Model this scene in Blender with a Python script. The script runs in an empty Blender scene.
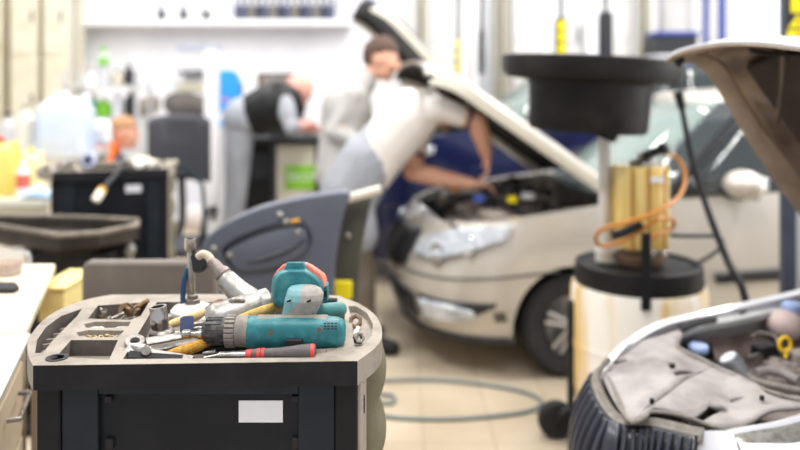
import bpy, bmesh, math, random
from mathutils import Vector as V, Matrix, Euler, Quaternion
random.seed(7)
PI = math.pi
SC = bpy.context.scene
COL = SC.collection
F, HZ, EYE = 770.0, 85.0, 1.51      # focal length in px, horizon row, eye height

def P(x, y, Y):
    return V(((x - 400) * Y / F, Y, EYE - (y - HZ) * Y / F))
def PZ(x, y, z):
    return P(x, y, F * (EYE - z) / (y - HZ))

# ---------------------------------------------------------------- materials
def lin(c):
    if isinstance(c, str):
        c = [int(c[i:i + 2], 16) / 255 for i in (0, 2, 4)]
    return tuple(((v / 12.92) if v <= .04045 else ((v + .055) / 1.055) ** 2.4) for v in c) + (1,)
MATS = {}
def mat(name, col, rough=.5, metal=0, dirt=None, amount=.4, scale=12, bump=0, coat=0, emit=0, alpha=1, trans=0, spec=.5, bscale=None):
    if name in MATS: return MATS[name]
    m = bpy.data.materials.new(name); m.use_nodes = True
    nt = m.node_tree; b = nt.nodes['Principled BSDF']
    b.inputs['Base Color'].default_value = lin(col)
    b.inputs['Roughness'].default_value = rough
    b.inputs['Metallic'].default_value = metal
    b.inputs['Coat Weight'].default_value = coat
    b.inputs['Coat Roughness'].default_value = .06
    b.inputs['Specular IOR Level'].default_value = spec
    b.inputs['Alpha'].default_value = alpha
    b.inputs['Transmission Weight'].default_value = trans
    if emit:
        b.inputs['Emission Color'].default_value = lin(col)
        b.inputs['Emission Strength'].default_value = emit
    tc = nt.nodes.new('ShaderNodeTexCoord')
    if dirt:
        n = nt.nodes.new('ShaderNodeTexNoise'); n.inputs['Scale'].default_value = scale
        n.inputs['Detail'].default_value = 6; n.inputs['Roughness'].default_value = .62
        r = nt.nodes.new('ShaderNodeValToRGB')
        r.color_ramp.elements[0].position = .62 - amount * .5; r.color_ramp.elements[1].position = .75 - amount * .1
        r.color_ramp.elements[0].color = lin(col); r.color_ramp.elements[1].color = lin(dirt)
        nt.links.new(tc.outputs['Object'], n.inputs['Vector'])
        nt.links.new(n.outputs['Fac'], r.inputs['Fac'])
        nt.links.new(r.outputs['Color'], b.inputs['Base Color'])
    if bump:
        n2 = nt.nodes.new('ShaderNodeTexNoise'); n2.inputs['Scale'].default_value = bscale or scale * 4
        n2.inputs['Detail'].default_value = 4
        bp = nt.nodes.new('ShaderNodeBump'); bp.inputs['Strength'].default_value = bump; bp.inputs['Distance'].default_value = .01
        nt.links.new(tc.outputs['Object'], n2.inputs['Vector'])
        nt.links.new(n2.outputs['Fac'], bp.inputs['Height']); nt.links.new(bp.outputs['Normal'], b.inputs['Normal'])
    MATS[name] = m
    return m

# ---------------------------------------------------------------- mesh building
def frame_to(d):
    d = V(d).normalized()
    return d.to_track_quat('Z', 'Y').to_matrix().to_4x4()
def catmull(pts, n=6, closed=False):
    pts = [V(p) for p in pts]; out = []; L = len(pts)
    rng = L if closed else L - 1
    for i in range(rng):
        if closed: a, b, c, d = pts[(i - 1) % L], pts[i], pts[(i + 1) % L], pts[(i + 2) % L]
        else: a, b, c, d = pts[max(i - 1, 0)], pts[i], pts[i + 1], pts[min(i + 2, L - 1)]
        for k in range(n):
            t = k / n
            out.append(.5 * ((2 * b) + (c - a) * t + (2 * a - 5 * b + 4 * c - d) * t * t + (3 * b - 3 * c + d - a) * t ** 3))
    if not closed: out.append(pts[-1])
    return out

class MB:
    def __init__(s): s.bm = bmesh.new()
    def _face(s, vs, mi=0):
        try:
            f = s.bm.faces.new(vs); f.material_index = mi; return f
        except ValueError: return None
    def box(s, c, size, rot=None, mi=0):
        M = Matrix.Translation(V(c)) @ ((Euler(rot).to_matrix() if not isinstance(rot, Matrix) else rot).to_4x4() if rot is not None else Matrix())
        x, y, z = [k / 2 for k in size]
        vs = [s.bm.verts.new(M @ V((sx * x, sy * y, sz * z))) for sx in (-1, 1) for sy in (-1, 1) for sz in (-1, 1)]
        for q in ((0, 1, 3, 2), (4, 6, 7, 5), (0, 4, 5, 1), (2, 3, 7, 6), (0, 2, 6, 4), (1, 5, 7, 3)):
            s._face([vs[i] for i in q], mi)
        return s
    def b2(s, lo, hi, mi=0):
        lo, hi = V(lo), V(hi); return s.box((lo + hi) / 2, [abs(k) for k in (hi - lo)], mi=mi)
    def rings(s, rings, closed=True, cap=True, loop=False, mi=0):
        R = [[s.bm.verts.new(V(p)) for p in r] for r in rings]
        n = len(R[0]); m = len(R)
        for i in range(m if loop else m - 1):
            a, b = R[i], R[(i + 1) % m]
            for j in range(n if closed else n - 1):
                k = (j + 1) % n
                s._face([a[j], a[k], b[k], b[j]], mi)
        if cap and closed and not loop:
            s._face(list(reversed(R[0])), mi); s._face(R[-1], mi)
        return R
    def cyl(s, p0, p1, r0, r1=None, seg=20, mi=0):
        r1 = r0 if r1 is None else r1
        p0, p1 = V(p0), V(p1); M = frame_to(p1 - p0)
        ring = [M @ V((math.cos(2 * PI * i / seg), math.sin(2 * PI * i / seg), 0)) for i in range(seg)]
        s.rings([[p0 + k * r0 for k in ring], [p1 + k * r1 for k in ring]], mi=mi); return s
    def tube(s, pts, r, seg=10, smooth=0, closed=False):
        pts = [V(p) for p in pts]
        rs = list(r) if isinstance(r, (list, tuple)) else None
        if smooth:
            n0 = len(pts); pts = catmull(pts, smooth, closed)
            if rs:
                rs = [rs[min(int(i / smooth), n0 - 1)] * (1 - (i % smooth) / smooth) + rs[min(int(i / smooth) + 1, n0 - 1)] * (i % smooth) / smooth for i in range(len(pts))]
        L = len(pts); rg = []; prev = None
        for i in range(L):
            if closed: d = pts[(i + 1) % L] - pts[i - 1]
            else: d = pts[min(i + 1, L - 1)] - pts[max(i - 1, 0)]
            d.normalize()
            if prev is None: u = d.orthogonal().normalized()
            else: u = (prev - d * prev.dot(d)).normalized()
            prev = u; w = d.cross(u); rr = rs[i] if rs else r
            rg.append([pts[i] + (u * math.cos(2 * PI * j / seg) + w * math.sin(2 * PI * j / seg)) * rr for j in range(seg)])
        s.rings(rg, loop=closed); return s
    def lathe(s, prof, c=(0, 0, 0), axis=(0, 0, 1), seg=28, sx=1, sy=1):
        M = frame_to(axis); c = V(c)
        s.rings([[c + M @ V((r * sx * math.cos(2 * PI * j / seg), r * sy * math.sin(2 * PI * j / seg), z)) for j in range(seg)] for r, z in [(max(a, 1e-4), b) for a, b in prof]]); return s
    def prism(s, poly, vec, mi=0):
        vec = V(vec); a = [V(p) for p in poly]
        s.rings([a, [p + vec for p in a]], mi=mi); return s
    def ball(s, c, r, seg=16, rot=None):
        rx, ry, rz = (r, r, r) if not isinstance(r, (tuple, list)) else r
        M = Matrix.Translation(V(c)) @ (rot.to_4x4() if rot is not None else Matrix()) @ Matrix.Diagonal((rx, ry, rz, 1))
        bmesh.ops.create_uvsphere(s.bm, u_segments=seg, v_segments=max(seg * 2 // 3, 6), radius=1, matrix=M); return s
    def grid(s, rows, mi=0): s.rings(rows, closed=False, cap=False, mi=mi); return s
    def add(s, me, M=None):
        b = bmesh.new(); b.from_mesh(me)
        if M is not None: b.transform(M)
        t = bpy.data.meshes.new('t'); b.to_mesh(t); b.free(); s.bm.from_mesh(t); bpy.data.meshes.remove(t); return s
    def text(s, body, size, M, depth=.001, align='CENTER'):
        c = bpy.data.curves.new('t', 'FONT'); c.body = body; c.size = size; c.extrude = depth
        c.align_x = align; c.align_y = 'CENTER'; c.resolution_u = 3
        o = bpy.data.objects.new('t', c); COL.objects.link(o)
        me = bpy.data.meshes.new_from_object(o.evaluated_get(bpy.context.evaluated_depsgraph_get()))
        s.add(me, M); bpy.data.objects.remove(o); bpy.data.meshes.remove(me); bpy.data.curves.remove(c); return s

def root_inv(o):
    M = Matrix()
    while o is not None:
        if o.get('_world') != 0: M = M @ Matrix.LocRotScale(o.location, o.rotation_euler, o.scale).inverted()
        o = o.parent
    return M
def obj(name, mb, m, parent=None, bevel=0, ang=35, solid=0, sub=0, world=True, label=None, wave=False, off=0):
    """link one mesh object; world=True: coordinates are world ones, brought into the parent's frame"""
    bm = mb.bm if isinstance(mb, MB) else mb
    top = parent
    while top is not None and top.parent is not None: top = top.parent
    if world and top is not None:
        bm.transform(Matrix.LocRotScale(top.location, top.rotation_euler, top.scale).inverted())
    bmesh.ops.recalc_face_normals(bm, faces=bm.faces) if not solid else None
    origin = V((0, 0, 0))
    if top is None and len(bm.verts):
        xs = [v.co for v in bm.verts]
        origin = V(((min(v.x for v in xs) + max(v.x for v in xs)) / 2, (min(v.y for v in xs) + max(v.y for v in xs)) / 2, min(v.z for v in xs)))
        bm.transform(Matrix.Translation(-origin))
    me = bpy.data.meshes.new(name); bm.to_mesh(me); bm.free()
    for mm in (m if isinstance(m, (list, tuple)) else [m]): me.materials.append(mm)
    me.shade_smooth()
    if ang < 180: me.set_sharp_from_angle(angle=math.radians(ang))
    o = bpy.data.objects.new(name, me); COL.objects.link(o); o.location = origin
    if parent is not None: o.parent = parent
    if solid:
        md = o.modifiers.new('solid', 'SOLIDIFY'); md.thickness = solid; md.offset = off
    if bevel:
        md = o.modifiers.new('bevel', 'BEVEL'); md.width = bevel; md.segments = 2; md.limit_method = 'ANGLE'; md.angle_limit = math.radians(40)
        md.harden_normals = False
    if sub:
        md = o.modifiers.new('sub', 'SUBSURF'); md.levels = sub; md.render_levels = sub
    if label: o['label'] = label
    return o
def tag(o, label, cat, group=None):
    o['label'] = label; o['category'] = cat
    if group: o['group'] = group
    return o
def thing(name, label, cat, loc=(0, 0, 0), rz=0, group=None, rot=None):
    o = bpy.data.objects.new(name, None); COL.objects.link(o); o.empty_display_size = .05
    o.location = loc; o.rotation_euler = rot or (0, 0, rz)
    return tag(o, label, cat, group)
def struct(name, mb, m, **k):
    o = obj(name, mb, m, **k); o['kind'] = 'structure'; return o
def dup(o, loc=None, rz=None, label=None, group=None, rot=None, parent=None):
    c = o.copy(); COL.objects.link(c)
    if parent is not None: c.parent = parent
    for ch in [k for k in o.children]: dup(ch, parent=c)
    if loc is not None: c.location = loc
    if rz is not None: c.rotation_euler = (0, 0, rz)
    if rot is not None: c.rotation_euler = rot
    if label: c['label'] = label
    if group: c['group'] = group
    return c
def boolean(mb, cutters, op='DIFFERENCE'):
    """exact boolean of closed meshes, returns an MB"""
    def tmp(bm):
        bmesh.ops.recalc_face_normals(bm, faces=bm.faces)
        me = bpy.data.meshes.new('t'); bm.to_mesh(me); o = bpy.data.objects.new('t', me); COL.objects.link(o); return o
    a = tmp(mb.bm); cs = [tmp(c.bm) for c in cutters]
    for c in cs:
        md = a.modifiers.new('b', 'BOOLEAN'); md.operation = op; md.object = c; md.solver = 'EXACT'
    me = bpy.data.meshes.new_from_object(a.evaluated_get(bpy.context.evaluated_depsgraph_get()))
    out = MB(); out.bm.from_mesh(me)
    for o in [a] + cs: bpy.data.objects.remove(o)
    return out
def remeshed(mb, voxel, smooth=6):
    me = bpy.data.meshes.new('t'); bmesh.ops.recalc_face_normals(mb.bm, faces=mb.bm.faces); mb.bm.to_mesh(me)
    o = bpy.data.objects.new('t', me); COL.objects.link(o)
    r = o.modifiers.new('r', 'REMESH'); r.mode = 'VOXEL'; r.voxel_size = voxel
    s = o.modifiers.new('s', 'SMOOTH'); s.iterations = smooth; s.factor = .5
    m2 = bpy.data.meshes.new_from_object(o.evaluated_get(bpy.context.evaluated_depsgraph_get()))
    out = MB(); out.bm.from_mesh(m2); bpy.data.objects.remove(o); return out
def skinned(verts, edges, radii, root=0, sub=2):
    me = bpy.data.meshes.new('t'); me.from_pydata([tuple(v) for v in verts], edges, []); me.update()
    o = bpy.data.objects.new('t', me); COL.objects.link(o)
    o.modifiers.new('k', 'SKIN')
    for i, r in enumerate(radii):
        d = me.skin_vertices[0].data[i]; d.radius = (r, r) if not isinstance(r, tuple) else r; d.use_root = (i == root)
    s = o.modifiers.new('s', 'SUBSURF'); s.levels = sub
    m2 = bpy.data.meshes.new_from_object(o.evaluated_get(bpy.context.evaluated_depsgraph_get()))
    out = MB(); out.bm.from_mesh(m2); bpy.data.objects.remove(o); return out
# ================================================================ camera, light
cam = bpy.data.cameras.new('camera'); co = bpy.data.objects.new('camera', cam); COL.objects.link(co)
co.location = (0, 0, EYE); co.rotation_euler = (PI / 2, 0, 0)
cam.sensor_width = 36; cam.lens = F / 800 * 36; cam.shift_y = -(225 - HZ) / 800
cam.clip_start = .05; cam.clip_end = 200
cam.dof.use_dof = True; cam.dof.focus_distance = 1.43; cam.dof.aperture_fstop = 1.6
SC.camera = co
SC.view_settings.view_transform = 'Standard'; SC.view_settings.look = 'None'; SC.view_settings.gamma = 1
SC.view_settings.exposure = .5
SC.cycles.use_denoising = True
w = bpy.data.worlds.new('world'); SC.world = w; w.use_nodes = True
w.node_tree.nodes['Background'].inputs[0].default_value = lin('f4f7ff')
w.node_tree.nodes['Background'].inputs[1].default_value = .62
def area(name, loc, size, power, rot=(0, 0, 0), col=(1, .97, .93)):
    l = bpy.data.lights.new(name, 'AREA'); l.shape = 'RECTANGLE'; l.size, l.size_y = size; l.energy = power; l.color = col
    o = bpy.data.objects.new(name, l); COL.objects.link(o); o.location = loc; o.rotation_euler = rot; return o
for i, (x, y) in enumerate([(-2.6, 3.2), (.4, 3.2), (3.6, 3.2), (-2.6, 6.2), (.4, 6.2), (3.6, 6.2)]):
    area('ceiling_lamp', (x, y, 4.3), (.35, 2.6), 75)
area('ceiling_lamp', (-.2, .5, 4.2), (2.2, .4), 60)
area('daylight_window', (7.5, 3.5, 2.6), (6, 3), 260, (0, PI / 2 * .86, 0), (.95, .98, 1))

# ================================================================ room
def floor_mat():
    m = bpy.data.materials.new('floor_tiles'); m.use_nodes = True; nt = m.node_tree; b = nt.nodes['Principled BSDF']
    tc = nt.nodes.new('ShaderNodeTexCoord'); br = nt.nodes.new('ShaderNodeTexBrick')
    br.offset = 0; br.inputs['Scale'].default_value = 1; br.inputs['Brick Width'].default_value = .3; br.inputs['Row Height'].default_value = .3
    br.inputs['Mortar Size'].default_value = .004
    br.inputs['Color1'].default_value = lin('d2c4ae'); br.inputs['Color2'].default_value = lin('cbbca5'); br.inputs['Mortar'].default_value = lin('b3a48d')
    n = nt.nodes.new('ShaderNodeTexNoise'); n.inputs['Scale'].default_value = 1.6; n.inputs['Detail'].default_value = 5
    mx = nt.nodes.new('ShaderNodeMix'); mx.data_type = 'RGBA'; mx.blend_type = 'MULTIPLY'; mx.inputs[0].default_value = .5
    nt.links.new(tc.outputs['Object'], br.inputs['Vector']); nt.links.new(tc.outputs['Object'], n.inputs['Vector'])
    r = nt.nodes.new('ShaderNodeValToRGB'); r.color_ramp.elements[0].color = lin('c9beac'); r.color_ramp.elements[1].color = (1, 1, 1, 1)
    r.color_ramp.elements[0].position = .35; r.color_ramp.elements[1].position = .6
    nt.links.new(n.outputs['Fac'], r.inputs['Fac']); nt.links.new(br.outputs['Color'], mx.inputs[6]); nt.links.new(r.outputs['Color'], mx.inputs[7])
    nt.links.new(mx.outputs[2], b.inputs['Base Color']); b.inputs['Roughness'].default_value = .45
    return m
WB = 9.0
struct('floor', MB().b2((-7, -1.5, -.1), (9, WB + .2, 0)), floor_mat())
M_wall = mat('wall_paint', 'f6f6fa', .8, dirt='ececf2', amount=.2, scale=2)
M_white = mat('white_metal', 'f2f2f4', .45)
M_cream = mat('cream_paint', 'e3dcc6', .6, dirt='d6cdb0', amount=.2, scale=3)
M_beige = mat('beige_metal', 'b9b39f', .6)
M_greyl = mat('light_grey_metal', 'c9cacc', .5)
M_dark = mat('dark_grey_metal', '303135', .5, spec=.3)
M_black = mat('black_plastic', '161618', .5, dirt='232222', amount=.3, spec=.3)
M_rubber = mat('black_rubber', '18181a', .75)
M_yel = mat('yellow_plastic', 'f0dc10', .5)
def wallbox(x0, x1, y0, y1, Y, d, name, m, bevel=0, kind=True):
    a, b = P(x0, y1, Y), P(x1, y0, Y)
    bb = MB().b2((a.x, Y, a.z), (b.x, Y + d, b.z))
    return bb
# back wall: left white part, right part with tall doors
xs = P(372, 0, WB).x
struct('wall_back', MB().b2((-7, WB, 0), (9, WB + .15, 4.4)), M_wall)
M_lilac = mat('pale_panel', 'e9eaf2', .7)
# shelf ledge and the boarded bay over it
zl = P(0, 21, 8.65).z
struct('trim_1', MB().b2((P(76, 0, WB).x, WB - .35, zl - .05), (P(352, 0, WB).x, WB, zl + .02)), M_white, bevel=.01)
# wardrobe / doors, cream, at the left
for i, (x0, x1) in enumerate([(-60, 0), (10, 37), (43, 66)]):
    a = P(x0, 0, 8.2).x; b = P(x1, 0, 8.2).x
    t = thing('tall_cabinet', ['cream tall cabinet at the left edge of the photo', 'cream tall cabinet with two stacked doors, second from the left', 'cream tall cabinet beside the pipe and the white wall'][i], 'cabinet', ((a + b) / 2, 8.4, 0), group=None)
    obj('body', MB().b2((a, 8.2, .08), (b, 8.7, 2.75)), M_cream, t, bevel=.01)
    obj('plinth', MB().b2((a + .01, 8.22, 0), (b - .01, 8.68, .08)), M_dark, t)
    zs = [.1, .95, 1.83, 2.73]
    for k in range(3):
        obj('door', MB().b2((a + .012, 8.182, zs[k] + .01), (b - .012, 8.2, zs[k + 1] - .01)), M_cream, t, bevel=.004)
        obj('handle', MB().b2((b - .05, 8.165, zs[k] + .35), (b - .035, 8.182, zs[k] + .47)), M_dark, t)
for i, x in enumerate((70, 75)):
    m = MB().cyl((P(x, 0, 8.3).x, 8.35, 0), (P(x, 0, 8.3).x, 8.35, 3.4), .018 if i == 0 else .026)
    for z in (.6, 1.5, 2.4): m.cyl((P(x, 0, 8.3).x, 8.35, z), (P(x, 0, 8.3).x, 8.35, z + .03), .036)
    tag(obj('wall_pipe', m, M_greyl if i == 0 else M_beige), ['thin grey vertical pipe right beside the cream cabinet', 'thicker beige vertical pipe at the corner of the white wall'][i], 'pipe')
# roll-up doors behind: pale panels and posts
def post(name, x0, x1, y1, Y, m, label, cat, extra=None, d=.12, ztop=3.6, zbot=0):
    a, b = P(x0, 0, Y).x, P(x1, 0, Y).x
    q = thing(name, label, cat, ((a + b) / 2, Y + d / 2, zbot))
    obj('column', MB().b2((a, Y, zbot), (b, Y + d, ztop)), m, q, bevel=.006)
    obj('foot_plate', MB().b2((a - .05, Y - .05, zbot), (b + .05, Y + d + .05, zbot + .02)), M_dark, q)
    return q
M_door = mat('door_panel', 'eceae6', .6)
M_door2 = mat('door_panel_grey', 'd8d6d2', .6)
for i, (x0, x1, m) in enumerate([(378, 416, M_door), (432, 496, M_door), (512, 548, M_door), (576, 634, M_door), (664, 772, M_door2)]):
    a, b = P(x0, 0, 8.9).x, P(x1, 0, 8.9).x
    mb = MB()
    z = .02
    while z < 3.5:
        mb.b2((a, 8.9, z + .006), (b, 8.97, z + .5)); z += .5
    o = struct('door_%d' % (i + 1), mb, m, bevel=.008)
for i, (x0, x1, m) in enumerate([(417, 428, M_beige), (497, 509, M_beige), (640, 652, M_beige)]):
    q = post('steel_post', x0, x1, 0, 8.7, m, ['beige steel post right of the bending mechanics heads, against the back doors', 'beige steel post between two pale doors, left of the black drain bowl', 'beige steel post right behind the rim of the black drain bowl'][i], 'post')
    obj('guide_rail', MB().b2((P(x0 + 3, 0, 8.7).x, 8.685, .05), (P(x0 + 5, 0, 8.7).x, 8.7, 3.5)), M_dark, q)
struct('trim_2', MB().b2((P(480, 0, 8.8).x, 8.75, 0), (P(490, 0, 8.8).x, 8.9, 3.6)), M_greyl, bevel=.01)
struct('trim_3', MB().b2((P(396, 0, 8.8).x, 8.8, 0), (P(401, 0, 8.8).x, 8.88, 3.6)), M_lilac, bevel=.01)
# vehicle lifts standing further back
def lift(x, Y, lab, markcol, w=.16, ym0=18, ym1=55, colside=True):
    c = P(x, 0, Y)
    q = thing('lift_column', lab, 'vehicle lift', (c.x, Y, 0))
    obj('column', MB().b2((c.x - w, Y, 0), (c.x - w * .1, Y + .25, 2.6)), M_white, q, bevel=.01)
    obj('carriage', MB().b2((c.x, Y - .02, P(0, ym1, Y).z), (c.x + w * .95, Y + .2, P(0, ym0, Y).z)), M_dark if markcol is None else M_black, q, bevel=.01)
    obj('base_plate', MB().b2((c.x - w - .1, Y - .1, 0), (c.x + w + .1, Y + .35, .03)), M_dark, q)
    obj('cable_chain', MB().cyl((c.x + w * .6, Y + .08, P(0, ym0, Y).z), (c.x + w * .6, Y + .08, 2.6), .02), M_dark, q)
    if markcol is not None:
        for k in range(3):
            z0 = P(0, ym1 - 2 - k * 11.5, Y).z; z1 = P(0, ym1 - 11 - k * 11.5, Y).z
            obj('warning_sign', MB().b2((c.x + w * .1, Y - .03, z0), (c.x + w * .85, Y - .02, z1)), M_yel, q)
lift(556, 6.9, 'white lift column with a yellow and black marked carriage above the drain bowl', 1, .1)
lift(600, 6.9, 'white lift column with a dark grey carriage above the drain bowl', None, .12, 12, 60)
lift(455, 7.9, 'distant white lift column with a thin yellow mark above the open silver hood', 1, .05, 45, 74)
lift(479, 7.9, 'distant white lift column with a thin black carriage above the open silver hood', None, .06, 30, 74)
# switch box on the wall
c = P(585, 33, 8.8)
t = thing('switch_box', 'small black switch box on a pale panel between the two lift columns', 'switch box', (c.x, 8.9, c.z - .09))
obj('box', MB().b2((c.x - .045, 8.8, c.z - .09), (c.x + .045, 8.9, c.z + .09)), M_black, t, bevel=.008)
obj('knob', MB().cyl((c.x, 8.8, c.z), (c.x, 8.77, c.z), .02), M_dark, t)
# wall beyond: blue uprights, dark locker
M_blue = mat('blue_paint', '2f479c', .5)
for i, x in enumerate((703.5, 720)):
    tag(obj('blue_upright', MB().b2((P(x - 1.5 - i, 0, 8.6).x, 8.5, 0), (P(x + 1.5 + i, 0, 8.6).x, 8.6, 3.4)), M_blue, bevel=.005), ['thin blue upright on the grey door, the left one', 'wider blue upright on the grey door, the right one'][i], 'post')
a, b = P(655, 33, 8.2), P(694, 62, 8.2)
t = thing('wall_cabinet', 'dark wall cabinet on tall legs left of the open white hood', 'cabinet', ((a.x + b.x) / 2, 8.3, 0))
obj('body', MB().b2((a.x, 8.1, P(0, 55, 8.2).z), (b.x, 8.5, P(0, 36, 8.2).z)), M_dark, t, bevel=.01)
obj('top', MB().b2((a.x - .02, 8.08, P(0, 36, 8.2).z), (b.x + .02, 8.52, P(0, 32, 8.2).z)), M_blue, t, bevel=.01)
obj('lower_shelf', MB().b2((a.x - .02, 8.08, P(0, 60, 8.2).z), (b.x + .02, 8.52, P(0, 55, 8.2).z)), M_white, t, bevel=.01)
for s in (a.x + .03, b.x - .03): obj('leg', MB().b2((s - .025, 8.12, 0), (s + .025, 8.45, P(0, 60, 8.2).z)), M_dark, t)
# ================================================================ tool trolley in front
TZ = 1.03; RZ = 1.0          # tray top and compartment floor
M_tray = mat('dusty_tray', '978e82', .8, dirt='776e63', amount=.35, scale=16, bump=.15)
M_lip = mat('trolley_plastic', '1a1a1d', .65, dirt='262528', amount=.3, scale=10, bump=.1, spec=.22)
M_body = mat('trolley_steel', '1a2129', .5, dirt='232a32', amount=.3, scale=8, spec=.25)
M_body2 = mat('trolley_corner', '17181a', .55, dirt='222326', amount=.3, scale=8, spec=.22)
M_side = mat('trolley_side', 'a3968c', .7, dirt='8c8074', amount=.3, scale=9)
M_bel = mat('olive_bellows', '78725a', .6, dirt='665f49', amount=.4, scale=14)
M_label = mat('paper_label', 'e8e8ec', .6)
M_chrome = mat('chrome', 'b8b4ae', .25, 1, dirt='8a8379', amount=.25, scale=40)
M_steel = mat('worn_steel', '97918a', .38, .9, dirt='6a6258', amount=.35, scale=60)
M_alu = mat('scuffed_aluminium', 'a9a6a0', .4, .7, dirt='7a756c', amount=.35, scale=45, bump=.1)
M_rust = mat('rusty_steel', '8a7660', .6, .5, dirt='6b4a2c', amount=.5, scale=60)

def tz(pts, z=TZ): return [PZ(x, y, z) for x, y in pts]
out = tz([(33, 365.5), (28, 355), (28, 342), (35, 329), (47, 317), (65, 307), (88, 299), (112, 294.5), (200, 294), (325, 295), (345, 298.5), (359, 303.5), (373, 313), (380.5, 324), (382, 336), (376, 347), (357.5, 361)])
side1 = catmull(out[0:8], 4); side2 = catmull(out[8:17], 4)
outline = side1 + side2[:-1] + [out[-1]]
body = MB().prism([p - V((0, 0, .043)) for p in outline], (0, 0, .043))
def cutter(pts, z=RZ, smooth=0, closed=True):
    q = tz(pts)
    if smooth: q = catmull(q, smooth, True)
    return MB().prism([V((p.x, p.y, z)) for p in q], (0, 0, .1))
cuts = [
    cutter([(35, 353), (37, 340), (46, 327), (61, 316), (82, 308.5), (77, 316), (66, 327), (53, 340), (43, 353)], RZ - .005),
    cutter([(98, 305.5), (149, 302), (141, 315.5), (130, 320), (88, 318.5)]),
    cutter([(84, 324), (95, 321.6), (131, 321.6), (128, 327), (98, 328.5), (86, 327.5)], RZ + .018),
    cutter([(76, 332.5), (88, 330), (124, 330.6), (119, 336.5), (92, 337.5), (79, 336)], RZ + .016),
    cutter([(71, 340), (118, 340), (109, 360), (57, 356)]),
    cutter([(157, 302), (338, 302), (345, 312), (344, 338), (335, 350), (300, 357.5), (123, 359)], RZ - .004),
    cutter([(348.4, 306), (356, 306), (367, 313), (373, 324), (371.5, 336), (363.5, 345), (356, 349), (354, 345), (352, 322)], RZ + .016),
]
hole = PZ(57, 358, TZ)
cuts.append(MB().cyl(hole - V((0, 0, .03)), hole + V((0, 0, .03)), .012))
tr = boolean(body, cuts)
X0, X1, YF, YB, ZB = -.637, -.074, 1.348, 1.735, .987
trolley = thing('tool_trolley', 'dark tool trolley in the foreground, its dusty tray heaped with power tools', 'tool trolley', ((X0 + X1) / 2, (YF + YB) / 2, 0))
T = trolley
# tray: top surface is dusty, the rim round it dark in front, greige at the sides
tb = tr.bm; bmesh.ops.recalc_face_normals(tb, faces=tb.faces)
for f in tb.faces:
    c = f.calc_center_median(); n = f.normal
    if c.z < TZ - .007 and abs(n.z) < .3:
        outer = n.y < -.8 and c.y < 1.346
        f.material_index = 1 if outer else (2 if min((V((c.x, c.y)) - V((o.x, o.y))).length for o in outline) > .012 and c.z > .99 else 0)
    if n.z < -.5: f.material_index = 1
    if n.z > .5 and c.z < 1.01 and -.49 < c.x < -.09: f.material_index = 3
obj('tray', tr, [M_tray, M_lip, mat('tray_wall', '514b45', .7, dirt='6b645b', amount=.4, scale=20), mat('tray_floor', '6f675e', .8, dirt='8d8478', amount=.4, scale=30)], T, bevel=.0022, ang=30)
obj('collar_ring', MB().lathe([(.0125, -.004), (.019, -.004), (.019, .0015), (.0125, .0015), (.0125, -.004)], hole), M_body2, T)
for k in range(7):    # vent slats in the crescent
    a = PZ(41 + k * 3.6 + k * k * .25, 349 - k * 5.2, RZ - .005); 
    obj('vent_slat', MB().box(a + V((.013, 0, .004)), (.030 , .006, .012), (0, 0, .35)), M_tray, T)
# cabinet
obj('cabinet_body', MB().b2((X0 + .002, YF + .02, .13), (X1 - .01, YB, ZB)), M_body2, T, bevel=.004)
obj('side_panel', MB().b2((X1 - .01, YF + .004, .14), (X1 + .008, YB, ZB)), M_side, T, bevel=.004)
fz = lambda y: P(0, y, YF).z
fx = lambda x: P(x, 0, YF).x
obj('corner_post', MB().b2((X0, YF, .13), (fx(60), YF + .03, ZB)), M_body2, T, bevel=.004)
obj('corner_post', MB().b2((fx(335), YF, .13), (X1, YF + .03, ZB)), M_body2, T, bevel=.004)
obj('front_panel', MB().b2((fx(60.5), YF + .004, .13), (fx(97), YF + .03, ZB)), M_body, T, bevel=.002)
obj('front_panel', MB().b2((fx(298), YF + .004, .13), (fx(334.5), YF + .03, ZB)), M_body, T, bevel=.002)
obj('top_rail', MB().b2((fx(97.2), YF + .004, fz(395.5)), (fx(297.8), YF + .03, ZB)), M_body, T, bevel=.002)
obj('lower_rail', MB().b2((fx(97.2), YF + .004, .13), (fx(297.8), YF + .03, .2)), M_body, T, bevel=.002)
obj('back_panel', MB().b2((fx(97.2), YF + .016, .2), (fx(297.8), YF + .022, fz(395.5))), mat('panel_black', '12141a', .5, dirt='1c1e24', amount=.3, scale=6, spec=.25), T)
obj('paper_label', MB().b2((fx(237), YF + .0142, fz(426)), (fx(281.5), YF + .016, fz(404))), M_label, T, label='blank white paper label')
for x in (103, 291):
    for k in range(3): obj('latch', MB().b2((fx(x), YF + .008, fz(452 + 30 * k * 3)), (fx(x + 8), YF + .018, fz(441 + 30 * k * 3))), M_rubber, T, bevel=.002)
    obj('clip', MB().b2((fx(x), YF + .006, fz(404)), (fx(x + 7), YF + .016, fz(398))), M_rubber, T, bevel=.001)
for k in range(3): # slots in the side panel
    obj('side_slot', MB().box((X1 + .008, 1.40, .93 - k * .13), (.004, .012, .03)), M_rubber, T, bevel=.001)
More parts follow.
